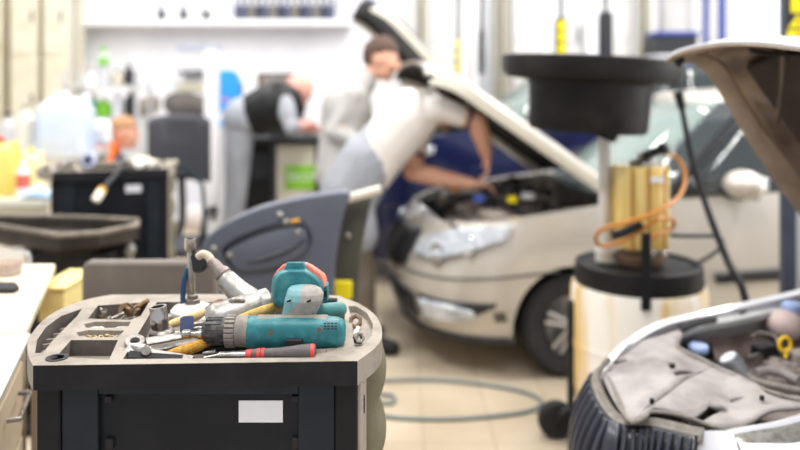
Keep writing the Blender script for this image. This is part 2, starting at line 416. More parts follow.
# rounded storage bellows on the right side
prof = []
zt = .975
for k in range(40):
    s = k / 39; prof.append((.014 + .022 * abs(math.sin(s * PI * 4 + .25)) ** .6, -s * .50))
ring = []
for r, z in prof:
    row = []
    for j in range(14):
        a = -PI / 2 + PI * j / 13
        row.append(V((X1 + .008 + r * 1.05 * math.cos(a), 1.60 + .085 * math.sin(a) * (1 if r > .0 else 1), zt + z)))
    ring.append(row)
obj('side_bellows', (lambda m: (m.rings(ring, closed=True), m)[1])(MB()), M_bel, T, ang=60)
for sx in (X0 + .07, X1 - .07):
    for sy in (YF + .07, YB - .07):
        c = obj('caster', MB().cyl((sx - .018, sy, .05), (sx + .018, sy, .05), .05), M_rubber, T, bevel=.004)
        obj('fork', MB().b2((sx - .026, sy - .02, .045), (sx - .02, sy + .02, .13)).b2((sx + .02, sy - .02, .045), (sx + .026, sy + .02, .13)).b2((sx - .026, sy - .025, .12), (sx + .026, sy + .025, .13)), M_steel, c)
# the same kind of trolley further back
back = dup(trolley, ((111 - 400) * 4.1 / F, 4.12, 0), .32, 'dark tool trolley in the back at the left, small parts strewn over its top')
trolley['group'] = back['group'] = 'plastic topped tool trolleys'
back.scale = (1, 1, 1.045)

# ================================================================ tools in the tray
def RG(r, **k):
    m = MB(); m.rings(r, **k); return m
P_true = P
def P(x, y, Y): return P_true(x, y, 1.334 + (Y - 1.464) * 1.022)   # depths below are counted from the tray's front edge at 1.464
def at(x, y, Y, z=None):
    p = P(x, y, Y)
    if z is not None: p.z = z
    return p
M_teal = mat('teal_plastic', '186a70', .45, dirt='3f8a8e', amount=.35, scale=30, bump=.04)
M_tealw = mat('teal_plastic_worn', '6d9ea2', .5, dirt='86adaf', amount=.4, scale=40)
M_grip = mat('grey_grip', '9a948e', .7, dirt='7f7973', amount=.3, scale=50)
M_coral = mat('coral_plastic', 'ee7c66', .5, dirt='f09480', amount=.3, scale=40)
M_red = mat('red_plastic', 'd23b33', .45)
M_chuck = mat('chuck_black', '38383a', .42, .3, dirt='6d665c', amount=.4, scale=90)
M_dusty = mat('dusty_grey', '7a746c', .7, dirt='948b80', amount=.4, scale=60)
# --- cordless drill lying upside down
dY = 1.555
D = thing('cordless_drill', 'teal cordless drill lying upside down, grip and battery up, at the front of the tray', 'drill', at(290, 332, dY, 1.025))
px = 1.427 / F
axc = lambda x: at(x, 332, dY)
ax = V((1, 0, 0))
R0 = 15.4 * px
body_pts = [(247, .93), (250, 1), (262, 1.0), (285, 1.03), (310, 1.02), (328, .99), (338, .92), (343, .78), (345.5, .5)]
obj('housing', (lambda m: (m.rings([[axc(x) + V((0, R0 * k * .95 * (abs(math.cos(a)) ** .75 * (1 if math.cos(a) > 0 else -1)), R0 * k * (abs(math.sin(a)) ** .85 * (1 if math.sin(a) > 0 else -1)))) for a in [2 * PI * j / 32 for j in range(32)]] for x, k in body_pts]), m)[1])(MB()), M_teal, D, ang=50)
obj('top_strip', MB().box(at(293, 317.0, dY, None) + V((0, -.004, 0)), (70 * px, .016, .004), (.35, 0, 0.0)), M_dusty, D, bevel=.002)
obj('gear_collar', MB().cyl(at(236.5, 331, dY), at(249, 331, dY), R0 * .98, R0 * 1.0, 32).cyl(at(235, 331, dY), at(237, 331, dY), R0 * .85, R0 * .85, 32), M_dusty, D, bevel=.001)
m = MB()
for k in range(20):
    a = 2 * PI * k / 20; m.box(at(231.5, 331, dY) + V((0, math.cos(a), math.sin(a))) * R0 * .93, (9.5 * px, .006, .006), (a, 0, 0))
m.cyl(at(226.5, 331, dY), at(236.5, 331, dY), R0 * .9, R0 * .93, 32)
obj('torque_ring', m, M_dusty, D, bevel=.0006)
m = MB().lathe([(0, 0), (R0 * .5, 0), (R0 * .68, .004), (R0 * .80, .012), (R0 * .84, .045 * 1.0), (R0 * .78, .050), (0, .050)], at(219 - 16, 331, dY) + V((0.0, 0, 0)), (1, 0, 0), 30)
for k in range(14):
    a = 2 * PI * k / 14; m.box(at(215, 331, dY) + V((0, math.cos(a), math.sin(a))) * R0 * .80, (16 * px, .004, .004), (a, 0, 0))
obj('chuck', m, M_chuck, D, ang=30)
obj('drill_bit', MB().lathe([(0, 0), (.005, .003), (.0085, .006), (.0085, .020), (.006, .021), (.006, .034), (.009, .035), (.009, .045), (.004, .05), (.004, .07)], at(180, 334, dY), (1, 0, -.01), 16), M_chrome, D)
# grip: rises from the housing to the battery
def ell(c, rx, ry, n=24, tilt=0): return [c + V((rx * math.cos(2 * PI * j / n), ry * math.sin(2 * PI * j / n), tilt * rx * math.sin(2 * PI * j / n))) for j in range(n)]
gk = [(296, 327, 1.572, .029, .014), (297, 319, 1.573, .031, .016), (301, 309, 1.574, .0335, .021), (304, 299, 1.572, .036, .024), (305, 293, 1.575, .035, .024), (304.5, 288.5, 1.578, .031, .020), (304, 286, 1.580, .024, .014), (304, 284.8, 1.581, .012, .007)]
g = MB(); gr = []
for i in range(len(gk) - 1):
    for t in range(8 if i < 4 else 3):
        t /= (8 if i < 4 else 3); k = [a * (1 - t) + b * t for a, b in zip(gk[i], gk[i + 1])]; gr.append(ell(at(k[0], k[1], k[2]), k[3], k[4], 72))
gr.append(ell(at(304, 284.6, 1.581), .004, .003, 72)); g.rings(gr)
for f in g.bm.faces:
    c = f.calc_center_median(); pxx = 400 + c.x * F / c.y; pyy = HZ - (c.z - EYE) * F / c.y
    f.material_index = 0 if pxx < 289 + (317 - pyy) * .52 + 3 * math.sin((pyy - 295) * .25) else 1
obj('grip', g, [M_tealw, M_grip], D, ang=60)
for x, y in ((289, 301), (309, 301)): obj('screw', MB().box(at(x, y, 1.5495), (.0075, .004, .0032), (0, -.35, 0)), M_rubber, D)
# battery block
def pr(poly, y0, y1): return MB().prism([P(x, y, 1.62) for x, y in poly], (0, y1 - y0, 0))
bat = [(272, 302), (271.3, 288), (272.5, 278), (277, 271.5), (287, 267.5), (305, 267.5), (314, 273.5), (322.5, 281), (324, 290), (322.5, 302), (316, 309), (285, 309), (276, 307)]
mb_ = MB(); mb_.rings([[P(300 + (x - 300) * .84, 287 + (y - 287) * .82, 1.588) for x, y in bat], [P(300 + (x - 300) * .97, 287 + (y - 287) * .97, 1.602) for x, y in bat], [P(x, y, 1.62) for x, y in bat], [P(x, y, 1.62) + V((0, .05, -.0115)) for x, y in bat], [P(300 + (x - 300) * .93, 290 + (y - 287) * .90, 1.68) for x, y in bat]])
BT = obj('battery', mb_, M_teal, D, ang=40, bevel=.003)
cor1 = [(272.6, 282), (273.4, 276), (277.5, 269.5), (283, 264.5), (290, 262), (290, 270), (280, 275)]
cor2 = [(303, 262), (310, 265.5), (322, 274), (324.2, 279), (324.6, 288), (317, 286), (309, 278), (303, 272)]
for c in (cor1, cor2): obj('battery_end', MB().prism([P(x, y, 1.612) for x, y in c], (0, .06, -.0135)), M_coral, BT, bevel=.003, label='faded coral end of the battery')
obj('battery_ridge', MB().prism([P(x, y, 1.60) for x, y in ((281.5, 274), (287, 261.8), (303.5, 261.8), (308.5, 274))], (0, .07, -.016)), M_teal, BT, bevel=.003)
obj('belt_clip', MB().b2(P(322.5, 302, 1.62), P(327.6, 285.5, 1.62) + V((0, .03, 0))), M_teal, BT, bevel=.002)
obj('clip_slot', MB().b2(P(324.5, 297, 1.618), P(326.8, 291, 1.618) + V((0, .004, 0))), M_rubber, BT)
obj('trigger_switch', MB().box(at(294, 342, dY - .031), (17 * px, .012, 6 * px)), M_rubber, D, bevel=.002)
for x, y in ((270.5, 332), (319, 330)): obj('screw', MB().cyl(at(x, y, dY - .031), at(x, y, dY - .029), .0042, seg=14), mat('brass_dark', '6b5236', .5, .5), D)
m = MB()
for k in range(4):
    for r in range(3): m.box(at(325 + k * 3.6, 323.5 + r * 2.6, dY - .0315 + (.001 if k < 3 else .003)), (.0045, .003, .0017))
obj('vent_slots', m, M_rubber, D)
# --- screwdriver
sY = 1.50
S = thing('screwdriver', 'screwdriver with black grip and red rings lying along the front edge of the tray', 'screwdriver', at(265, 355, sY, 1.02))
obj('handle', MB().lathe([(0, 0), (.0085, .001), (.0085, .012), (.010, .016), (.0105, .06), (.0125, .085), (.0145, .105), (.0145, .118), (.012, .124), (.0, .125)], at(246, 355.2, sY), (1, 0, .045), 20), mat('screwdriver_grip', '55504e', .65, dirt='6a6461', amount=.3, scale=60), S)
for d, w_, r in ((.000, .010, .0096), (.020, .006, .0112), (.028, .006, .0113), (.116, .007, .0152)):
    p = at(246, 355.2, sY) + V((1, 0, .045)).normalized() * d
    obj('ring', MB().cyl(p, p + V((1, 0, .045)).normalized() * w_, r, r * (.9 if d > .1 else 1)), M_red, S, bevel=.001, label='red ring')
obj('shank', MB().cyl(at(219, 355.6, sY), at(246, 355.2, sY), .0072, .0072, 16).cyl(at(232, 355.4, sY), at(234, 355.4, sY), .0082, .0082, 16).cyl(at(203, 358, sY), at(219, 355.6, sY), .0015, .004, 12), M_chrome, S, bevel=.0006)
# --- air gun / pneumatic drill of scuffed aluminium
aY = 1.68
A = thing('air_drill', 'scuffed silver pneumatic tool with its hose coupling pointing up behind the teal drill', 'air tool', at(240, 318, aY, 1.0))
def tap(p0, p1, prof, seg=24):
    p0, p1 = V(p0), V(p1); L = (p1 - p0).length
    return MB().lathe([(r, z * L) for r, z in prof], p0, p1 - p0, seg)
obj('motor_housing', tap(at(206, 323, 1.64), at(272, 303, 1.70), [(0, 0), (.019, 0), (.023, .03), (.030, .08), (.033, .16), (.033, .72), (.030, .8), (.033, .84), (.033, .95), (.022, 1), (0, 1)]), M_alu, A)
obj('nose', tap(at(197, 326, 1.635), at(208, 322, 1.645), [(0, 0), (.007, 0), (.010, .3), (.015, .9), (.015, 1), (0, 1)]), M_steel, A)
obj('grip', tap(at(254, 306, 1.69), at(224, 278, 1.73), [(.026, 0), (.028, .2), (.024, .5), (.0225, .8), (.022, .93), (.017, 1), (0, 1)]), M_alu, A)
obj('coupling', tap(at(229, 281, 1.725), at(211, 261, 1.745), [(.017, 0), (.019, .15), (.016, .25), (.018, .3), (.017, .45), (.013, .55), (.013, .8), (.010, 1), (0, 1)]), mat('coupling_grey', '8b7f78', .5, .4, dirt='6b6058', amount=.4, scale=60), A)
obj('hose_elbow', MB().tube([at(212, 263, 1.745), at(209, 257, 1.75), at(203, 254, 1.752), at(198, 257, 1.755)], [.009, .0088, .0085, .008], 14, 5), mat('cream_hose', 'c9b9a2', .6), A)
obj('trigger', MB().tube([at(229, 311, 1.66), at(231, 303, 1.655), at(238, 300, 1.655), at(245, 302, 1.655)], [.006, .0075, .007, .004], 12, 4), M_steel, A)
# --- standing extension bar on its round white base
eY = 1.81
E_ = thing('extension_bar', 'upright steel socket bar standing on a round white base at the back of the tray', 'socket bar', at(192, 309, eY, 1.0))
obj('base', MB().lathe([(0, 0), (.045, 0), (.048, .006), (.048, .018), (.040, .026), (.018, .032), (0, .032)], at(193, 0, eY, 1.0), (0, 0, 1), 36), mat('white_base', 'dcd9d4', .5, dirt='b5b0a8', amount=.3, scale=30), E_)
zb = P(0, 297, eY).z; zt_ = P(0, 238, eY).z
obj('collar', MB().lathe([(0, 0), (.017, 0), (.017, .008), (.012, .010), (.012, .018), (.009, .02), (0, .02)], at(192.5, 0, eY, 1.032), (0, 0, 1), 6), M_steel, E_)
obj('rod', MB().cyl(at(192.3, 0, eY, 1.04), at(190.5, 0, eY, zt_ - .02), .0078), M_chrome, E_)
obj('socket_end', MB().lathe([(0, 0), (.008, 0), (.0125, .008), (.0125, .03), (.010, .03), (.010, .012), (0, .012)], at(190.5, 0, eY, zt_ - .031), (-.02, 0, 1), 24), M_chrome, E_)
# black hose reel disc behind the bar
q = thing('hose_plug', 'dark round rubber plug behind the upright socket bar', 'plug', at(192, 262, 1.80, 1.0))
obj('disc', MB().lathe([(0, 0), (.018, 0), (.024, .005), (.024, .014), (.018, .018), (0, .018)], at(196, 263, 1.80), (.3, 1, .1), 26), M_dark, q)
obj('strap', MB().tube([at(188, 268, 1.81), at(184, 282, 1.81), at(183, 296, 1.815), at(183, 309, 1.815)], .006, 8, 4), mat('navy_strap', '20496e', .6), q)
# --- chrome socket on the ratchet
cY = 1.62
q = thing('chrome_socket', 'short chrome socket standing tilted on a ratchet head left of the air tool', 'socket', at(161, 335, cY, 1.0))
obj('socket', MB().lathe([(0, 0), (.0165, 0), (.0165, .010), (.0175, .012), (.0175, .024), (.0165, .026), (.0165, .044), (.0125, .044), (.0125, .014), (0, .014)], at(160.5, 329, cY), (-.12, 0, 1), 28), M_chrome, q)
obj('ratchet_head', MB().lathe([(0, 0), (.021, 0), (.024, .004), (.024, .014), (.019, .019), (0, .02)], at(162, 338, cY), (0, -.05, 1), 26).cyl(at(162, 336.5, cY), at(186, 334, cY + .04), .009, .007), M_steel, q, bevel=.001)
# --- combination spanner
spY = 1.535
q = thing('combination_spanner', 'long steel spanner pointing at the drill chuck from the left front of the tray', 'spanner', at(170, 345, spY, 1.0))
def bar(p0, p1, w0, w1, th, up=V((0, 0, 1))):
    p0, p1 = V(p0), V(p1); d = (p1 - p0).normalized(); s = d.cross(up).normalized(); u = s.cross(d)
    return RG([[p + s * w * a + u * th * b for a, b in ((-1, -.6), (-.7, -1), (.7, -1), (1, -.6), (1, .6), (.7, 1), (-.7, 1), (-1, .6))] for p, w in ((p0, w0), (p0.lerp(p1, .5), (w0 + w1) / 2 * .9), (p1, w1))])
up_ = V((0, -.55, .83))
obj('shaft', bar(at(146, 342, spY + .02), at(222, 329, spY + .09), .0085, .008, .0035, up_), M_alu, q)
ringc = at(135, 342.5, spY + .015)
obj('ring_end', MB().lathe([(.009, -.005), (.017, -.005), (.019, 0), (.017, .005), (.009, .005), (.008, 0), (.009, -.005)], ringc, (.1, -.35, .93), 26), M_alu, q)
# --- pliers in front
pY = 1.505
q = thing('pliers', 'dark handled pliers lying in the left front corner of the middle compartment', 'pliers', at(160, 356, pY, .998))
for s, mm in ((0, M_alu), (1, M_black)):
    obj('arm', bar(at(127 + s * 2, 350 + s * 6, pY + .02 - s * .012), at(193 - s * 10, 359.5 - s * 1, pY + .01), .010, .006, .005, up_), mm, q)
obj('jaw', tap(at(128, 346, pY + .03), at(146, 352, pY + .02), [(0, 0), (.006, .05), (.011, .5), (.013, .9), (0, 1)]), M_alu, q)
obj('pivot', MB().cyl(at(146, 350.5, pY + .006), at(146, 352.5, pY + .02), .009), M_steel, q, bevel=.001)
# --- yellow rope brushes / cords
M_rope = mat('yellow_rope', 'd6a23c', .75, dirt='a8701e', amount=.55, scale=130, bump=.5, bscale=400)
M_rope2 = mat('pale_yellow_rope', 'd9b66a', .75, dirt='b98a3e', amount=.5, scale=110, bump=.5, bscale=400)
tag(obj('rope', MB().tube([at(164, 355, 1.525), at(176, 352.5, 1.53), at(192, 348, 1.535), at(204, 343.5, 1.545), at(215, 339.5, 1.56)], [.004, .009, .0105, .009, .0045], 14, 5), M_rope), 'short thick golden yellow rope lying in front of the spanner', 'rope')
tag(obj('rope', MB().tube([at(232, 322, 1.62), at(250, 315.5, 1.62), at(266, 310, 1.625), at(281, 305, 1.64)], [.007, .0095, .010, .0085], 14, 5), M_rope2), 'pale yellow rope running from the chuck to the battery of the teal drill', 'rope')
q = thing('wooden_handle_file', 'file with a pale wooden handle and reddish brown ferrule, half under the air tool', 'file', at(190, 322, 1.70, 1.0))
obj('handle', MB().tube([at(165, 326, 1.68), at(178, 322, 1.69), at(196, 316, 1.70), at(208, 311, 1.71)], [.006, .009, .009, .007], 14, 4), mat('pale_wood', 'd8bd86', .6, dirt='bb9a60', amount=.4, scale=40), q)
obj('ferrule', MB().tube([at(207, 311.5, 1.71), at(214, 307.5, 1.715), at(222, 303, 1.73)], [.009, .0115, .010], 14, 4), mat('red_brown', '96584a', .6, dirt='7a4038', amount=.4, scale=50), q)
q = thing('putty_knife', 'blue grey plastic scraper standing on edge between socket and air tool', 'scraper', at(186, 330, 1.60, 1.0))
obj('blade', RG([[at(x, y, 1.60), at(x, y + 16, 1.60), at(x, y + 16, 1.605), at(x, y, 1.605)] for x, y in ((180, 318), (184, 316), (190, 315.5), (194, 316))]), mat('slate_blue', '52618a', .5, dirt='6c7794', amount=.3, scale=40), q, bevel=.001)
obj('tang', MB().cyl(at(192, 325, 1.602), at(222, 321, 1.66), .005).cyl(at(193, 329, 1.602), at(216, 328, 1.62), .0055), M_steel, q)
tag(obj('black_tube', MB().cyl(at(190, 351, 1.56), at(250, 346, 1.56), .007), M_black, bevel=.001), 'thin black rod lying under the drill chuck', 'rod')
q = thing('teal_handle_tool', 'small tool with a dull teal handle behind the teal drill, right of its grip', 'tool', at(330, 315, 1.68, 1.0))
obj('handle', MB().tube([at(300, 312, 1.67), at(316, 311.5, 1.67), at(330, 310.5, 1.68), at(340, 309.5, 1.685), at(344, 309.5, 1.69)], [.012, .014, .0155, .0155, .010], 16, 4), mat('dull_teal', '4f8f8c', .6, dirt='3c7472', amount=.4, scale=40), q)
obj('guard', MB().tube([at(322, 302, 1.75), at(330, 300.5, 1.76), at(337, 301, 1.76)], .006, 10, 4), M_dark, q)
# a few loose wrenches, rings and cables in the middle compartment
tag(obj('steel_bit', MB().cyl(at(203, 353.5, 1.53), at(216, 352.5, 1.53), .003, .006), M_steel), 'small pointed steel bit beside the screwdriver tip', 'drill bit')
tag(obj('spare_spanner', bar(at(196, 341, 1.62, 1.012), at(150, 352, 1.57, 1.012), .010, .010, .003), M_alu), 'flat bright spanner lying at the bottom under the golden rope', 'spanner')
tag(obj('hex_key', MB().tube([at(262, 322, 1.60), at(236, 318, 1.62), at(214, 322, 1.61), at(211, 328, 1.60)], .0035, 8, 3), M_steel), 'thin bent steel rod lying across the nose of the silver air tool', 'hex key')
tag(obj('open_spanner', bar(at(130, 334, 1.62, 1.006), at(176, 345, 1.585, 1.004), .007, .009, .003), M_steel), 'dull flat spanner lying in front of the ratchet head', 'spanner')
tag(obj('dark_tube', MB().tube([at(196, 333, 1.60), at(218, 336, 1.57)], [.009, .007], 12), M_dark), 'short dark tube lying between the scraper and the chuck', 'tube')
tag(obj('spare_spanner', bar(at(216, 306, 1.80, 1.01), at(150, 311, 1.78, 1.01), .010, .010, .004), M_alu), 'flat spanner at the back of the tray next to the white base', 'spanner')
# --- nuts, bolts, washers
def nut_mesh(r=.009, h=.007):
    m = MB(); n = 6; mb = m
    o_ = [V((r * math.cos(2 * PI * j / 6), r * math.sin(2 * PI * j / 6), 0)) for j in range(6)]
    i_ = [V((r * .55 * math.cos(2 * PI * j / 6), r * .55 * math.sin(2 * PI * j / 6), 0)) for j in range(6)]
    up = V((0, 0, h))
    m.rings([o_, [p + up for p in o_], [p + up for p in i_], i_], cap=False, loop=True); return m
def loose(name, mb, m, label, cat, loc, rot, group):
    o = obj(name, mb, m, bevel=.0006)
    o.data.transform(Matrix.Translation(o.location)); o.location = loc; o.rotation_euler = rot
    tag(o, label, cat, group); return o
nutp = loose('hex_nut', nut_mesh(), M_steel, 'steel hex nut in the right crescent compartment, the front one', 'nut', at(357.5, 338, 1.595, 1.026), (1.0, .3, .4), None); nutp.scale = (1.3, 1.3, 1.3)
n = dup(nutp, at(356, 318, 1.69, 1.028), label='rust brown nut in the right crescent compartment, the rear one', rot=(.9, -.5, .2)); n.data = n.data.copy(); n.data.materials[0] = M_rust; n.scale = (1.6, 1.6, 1.6)
tag(obj('spark_plug', tap(at(354.8, 334, 1.62, 1.024), at(358, 325, 1.66, 1.026), [(0, 0), (.003, .02), (.005, .1), (.006, .5), (.0045, .6), (.0045, 1), (0, 1)]), mat('ivory', 'ddd6c4', .4)), 'small ivory cylinder between the two nuts in the right crescent compartment', 'pin')
def bolt_mesh(L=.035, r=.004):
    m = MB(); m.lathe([(0, 0), (.008, 0), (.008, .006)], (0, 0, 0), (1, 0, 0), 6); m.lathe([(r, .006), (r, L), (0, L)], (0, 0, 0), (1, 0, 0), 14); m.cyl((.006, 0, 0), (.0075, 0, 0), .0105); return m
g1 = 'bolts in the back left compartment'
bp_ = loose('bolt', bolt_mesh(), M_steel, 'steel bolt with washer at the left of the back compartment', 'bolt', at(108, 316, 1.75, 1.012), (0, -.3, .6), g1)
for (x, y, Y, rz, s, lab) in [(104, 312, 1.78, 2.2, 1.1, 'stubby bolt leaning in the left corner of the back compartment'), (122, 318, 1.74, -.3, 1.0, 'bolt lying flat at the front of the back left compartment'), (128, 309, 1.79, .9, 1.5, 'large bolt with a wide washer in the middle of the back left compartment'), (138, 311, 1.79, 2.8, 1.3, 'large rusty bolt against the diagonal divider')]:
    c = dup(bp_, at(x, y, Y, 1.008 + .006 * s), label=lab, rot=(0, -.3, rz)); c.scale = (s, s, s)
    if 'rusty' in lab or 'wide' in lab: c.data = c.data.copy(); c.data.materials[0] = M_rust
tag(loose('large_washer', MB().lathe([(.008, 0), (.017, 0), (.017, .005), (.008, .005), (.008, 0)], seg=26), M_rust, '', '', at(126, 309, 1.80, 1.018), (1.2, 0, .5), None), 'large rusty washer standing on edge in the back left compartment', 'washer')
g2 = 'small brass and steel nuts in the oval compartment'
wp = loose('washer', MB().lathe([(.0, 0), (.016, 0), (.018, .002), (.016, .005), (.0, .005)], seg=24), M_alu, 'pale flat cap in the narrow compartment, the left one', 'cap', at(96, 0, 1.665, 1.0185), (0, 0, 0), None)
dup(wp, at(122, 0, 1.665, 1.0185), label='pale flat cap in the narrow compartment, the right one')
M_brass = mat('brass', 'b08d4e', .4, .8, dirt='8a6a3a', amount=.4, scale=60)
sn = loose('small_nut', nut_mesh(.0055, .005), M_brass, 'small brass or steel nut in the oval compartment left of the socket', 'nut', at(100, 335, 1.60, 1.018), (0, 0, 0), g2)
for i in range(14):
    x = 84 + (i % 7) * 5.6 + random.uniform(-1, 1); r = i // 7
    c = dup(sn, at(x, 0, 1.592 + r * .016 + random.uniform(0, .003), 1.0185 + random.uniform(0, .002)), rot=(random.uniform(-.5, .5), random.uniform(-.5, .5), random.random() * 3))
    k = random.uniform(1.0, 1.6); c.scale = (k, k, k)
    if i % 2: c.data = c.data.copy(); c.data.materials[0] = M_steel
m = MB().lathe([(0, 0), (.0045, .0), (.0045, .016), (0, .016)], at(106.5, 334, 1.60, 1.0165), (.1, 0, 1), 12)
tag(obj('brass_pin', m, M_brass), 'tiny brass pin standing upright in the oval compartment', 'pin')
g3 = 'shiny nuts under the drill body'
for i, (x, y, Y) in enumerate([(318, 350, 1.545), (326, 349, 1.55), (334, 347.5, 1.56), (338, 344, 1.58), (329, 352, 1.53)]):
    c = dup(nutp, at(x, y, Y, 1.004), rot=(random.uniform(.6, 1.4), random.uniform(-.5, .5), random.random() * 3), label='shiny steel nut beside the rounded end of the teal drill', group=g3)
    if i % 2 == 0: c.data = c.data.copy(); c.data.materials[0] = M_chrome

P = P_true
# ================================================================ cars
def paint(name, col, rough=.28, metal=.35, dirt=None):
    return mat(name, col, rough, metal, dirt=dirt, amount=.25, scale=2.2, coat=.7)
M_silver = paint('silver_paint', 'c6beb2', .34, .25)
M_whitep = paint('white_paint', 'c8c8cd', .25, .1)
M_bluep = paint('dark_blue_paint', '101b4a', .3, .3)
M_bay = mat('engine_bay_dark', '4d4842', .7, dirt='6f675d', amount=.5, scale=9)
M_bay2 = mat('dusty_engine', 'a3978e', .7, dirt='776c64', amount=.5, scale=14, bump=.4)
M_tyre = mat('tyre', '1d1d1f', .8, dirt='2b2a29', amount=.4, scale=10)
M_rim = mat('wheel_rim', 'b9b7b4', .35, .7)
M_lamp = mat('lamp_glass', 'd5d9de', .08, .1, coat=1, dirt='8f959c', amount=.5, scale=11)
M_lampc = mat('lamp_chrome', 'e9ecf0', .12, 1)
M_glass = mat('window_glass', 'a9bcb6', .05, 0, alpha=.42, coat=1)
M_glassd = mat('dark_glass', '2c3433', .06, 0, alpha=.85, coat=1)
M_liner = mat('hood_liner', '3b3936', .85, dirt='302e2c', amount=.4, scale=6)
M_int = mat('seat_fabric', '3a3a3d', .9)
M_blk = mat('gloss_black_trim', '17181b', .3)

M_glint = mat('hood_edge_glint', 'e2dccb', .35, .2)  # cream tone stands in for windows reflected along the hood edges
class Car:
    def __init__(s, root, w=.85, L=4.1, zb=.18, zt=((0, .74), (.4, .80), (1.2, .88), (4.1, .92)), Lf=.55, nose=.09, n=2.5):
        s.root, s.w, s.L, s.zb, s.zt, s.Lf, s.nose, s.n = root, w, L, zb, zt, Lf, nose, n
        s.M = Matrix.LocRotScale(root.location, root.rotation_euler, V((1, 1, 1)))
    def ztop(s, u):
        z = s.zt
        for (a, b), (c, d) in zip(z, z[1:]):
            if u <= c: return b + (d - b) * max(0, (u - a)) / (c - a)
        return z[-1][1]
    def S(s, t, k, side=-1, off=0):
        """body surface: t 0..1 front quarter, t>1 metres along the side; k 0..1 height; side -1 = near"""
        inset = s.nose * max(0, (k - .45) / .55) ** 1.8 + .05 * max(0, (.3 - k) / .3)
        w = s.w * (1 - .05 * max(0, (k - .5) / .5) ** 2 - .04 * max(0, (.25 - k) / .25)) + off
        if t <= 1:
            a = t * PI / 2
            y = w * math.sin(a) ** (2 / s.n) if t > 0 else 0
            u = inset - off + (s.Lf) * (1 - math.cos(a) ** (2 / s.n) if t < 1 else 1)
        elif t < 1 + s.L - s.Lf - .3:
            y = w; u = s.Lf + inset * 0 + (t - 1) + inset * max(0, 1 - (t - 1) / .3)
        else:
            q = min(1, (t - (1 + s.L - s.Lf - .3)) / .3); a = q * PI / 2
            y = w * (math.cos(a) ** .5 if q < 1 else 0); u = s.L - .3 + .3 * math.sin(a) - .0
        z = s.zb + (s.ztop(u) - s.zb) * k
        return V((u, side * y, z))
    def ts(s):
        t = [i / 16 for i in range(17)]
        x = 1.1
        while x < 1 + s.L - s.Lf - .3: t.append(x); x += .12
        return t + [1 + s.L - s.Lf - .3 + .3 * i / 6 for i in range(7)]
    def body(s, m, bay=(.12, 1.2, .14), wheels=(.82, 3.3), wr=.30, wd=.26):
        ts = s.ts(); K = [i / 11 for i in range(12)]
        loop = lambda k: [s.S(t, k, -1) for t in ts] + [s.S(t, k, 1) for t in reversed(ts[1:-1])]
        b = MB(); R = [[b.bm.verts.new(p) for p in loop(k)] for k in K]; n = len(R[0])
        for i in range(len(K) - 1):
            for j in range(n): b._face([R[i][j], R[i][(j + 1) % n], R[i + 1][(j + 1) % n], R[i + 1][j]])
        nt = len(ts)
        for lay in (R[0], R[-1]):
            for i in range(nt - 1):
                a, c = lay[i], lay[i + 1]; a2 = lay[(n - i) % n]; c2 = lay[n - i - 1]
                q = [a, c] + ([c2] if c2 is not c else []) + ([a2] if a2 is not a else [])
                if len(set(q)) >= 3: b._face(q)
        cuts = []
        for wu in wheels:
            for sd in (-1, 1): cuts.append(MB().cyl((wu, sd * (s.w + .1), wr + .0), (wu, sd * (s.w - wd), wr), wr + .035, seg=40))
        u0, u1, e = bay; ww = s.w - e
        cuts.append(MB().prism([V(p) for p in ((u0 + .1, -ww * .62, .34), (u0 + .32, -ww, .34), (u1, -ww, .34), (u1, ww, .34), (u0 + .32, ww, .34), (u0 + .1, ww * .62, .34))], (0, 0, 2)))
        o = boolean(b, cuts)
        bp = [(u0 + .1, -ww * .62), (u0 + .32, -ww), (u1, -ww), (u1, ww), (u0 + .32, ww), (u0 + .1, ww * .62)]
        def dseg(p, a, b):
            p, a, b = V(p), V(a), V(b); t = max(0, min(1, (p - a).dot(b - a) / (b - a).length_squared)); return (p - a - (b - a) * t).length
        for f in o.bm.faces:
            c = f.calc_center_median()
            if c.z > .335 and c.z < s.ztop(c.x) - .004 and (abs(c.z - .34) < .004 or min(dseg((c.x, c.y), bp[i], bp[(i + 1) % 6]) for i in range(6)) < .004): f.material_index = 1
            for wu in wheels:
                if abs(math.hypot(c.x - wu, c.z - wr) - wr - .034) < .012 and abs(c.y) < s.w - .03 and abs(f.normal.y) < .99 and f.calc_area() < .2 and c.z > s.zb + .004: f.material_index = 1
                if abs(c.x - wu) < wr and abs(abs(c.y) - (s.w - wd)) < .004: f.material_index = 1
        s.bodyobj = obj('body', o, [m, M_bay], s.root, ang=28, world=False); return s.bodyobj
    def patch(s, name, m, t0, t1, k0, k1, off=.006, side=-1, nt=10, nk=5, shape=None, thick=.01, parent=None, both=False, label=None):
        """panel laid over the body surface; shape(a) -> (klo, khi) fractions"""
        rows = []
        for i in range(nt + 1):
            a = i / nt; lo, hi = shape(a) if shape else (0, 1)
            rows.append([s.S(t0 + (t1 - t0) * a, k0 + (k1 - k0) * (lo + (hi - lo) * j / nk), side, off) for j in range(nk + 1)])
        g = MB(); g.grid(rows)
        return obj(name, g, m, parent or s.root, solid=thick, off=-1 if side < 0 else -1, world=False, label=label)
    def wheel(s, u, side, r=.27, wd=.19, m_rim=None):
        W = MB(); y0 = side * (s.w - .03)
        ax = (0, -side, 0)
        t = obj('tyre', MB().lathe([(r * .62, .0), (r * .72, -.006), (r * .9, -.008), (r * .98, .01), (r, .03), (r, wd - .03), (r * .97, wd - .01), (r * .9, wd), (r * .62, wd), (r * .6, .0), (r * .62, 0)], (u, y0, r), ax, 44), M_tyre, s.root, world=False)
        hub = MB(); hub.lathe([(0, .05), (r * .6, .05), (r * .6, .12), (0, .12)], (u, y0, r), ax, 40)
        hub.lathe([(r * .56, .0), (r * .635, .0), (r * .635, .05), (r * .56, .05), (r * .56, 0)], (u, y0, r), ax, 40)
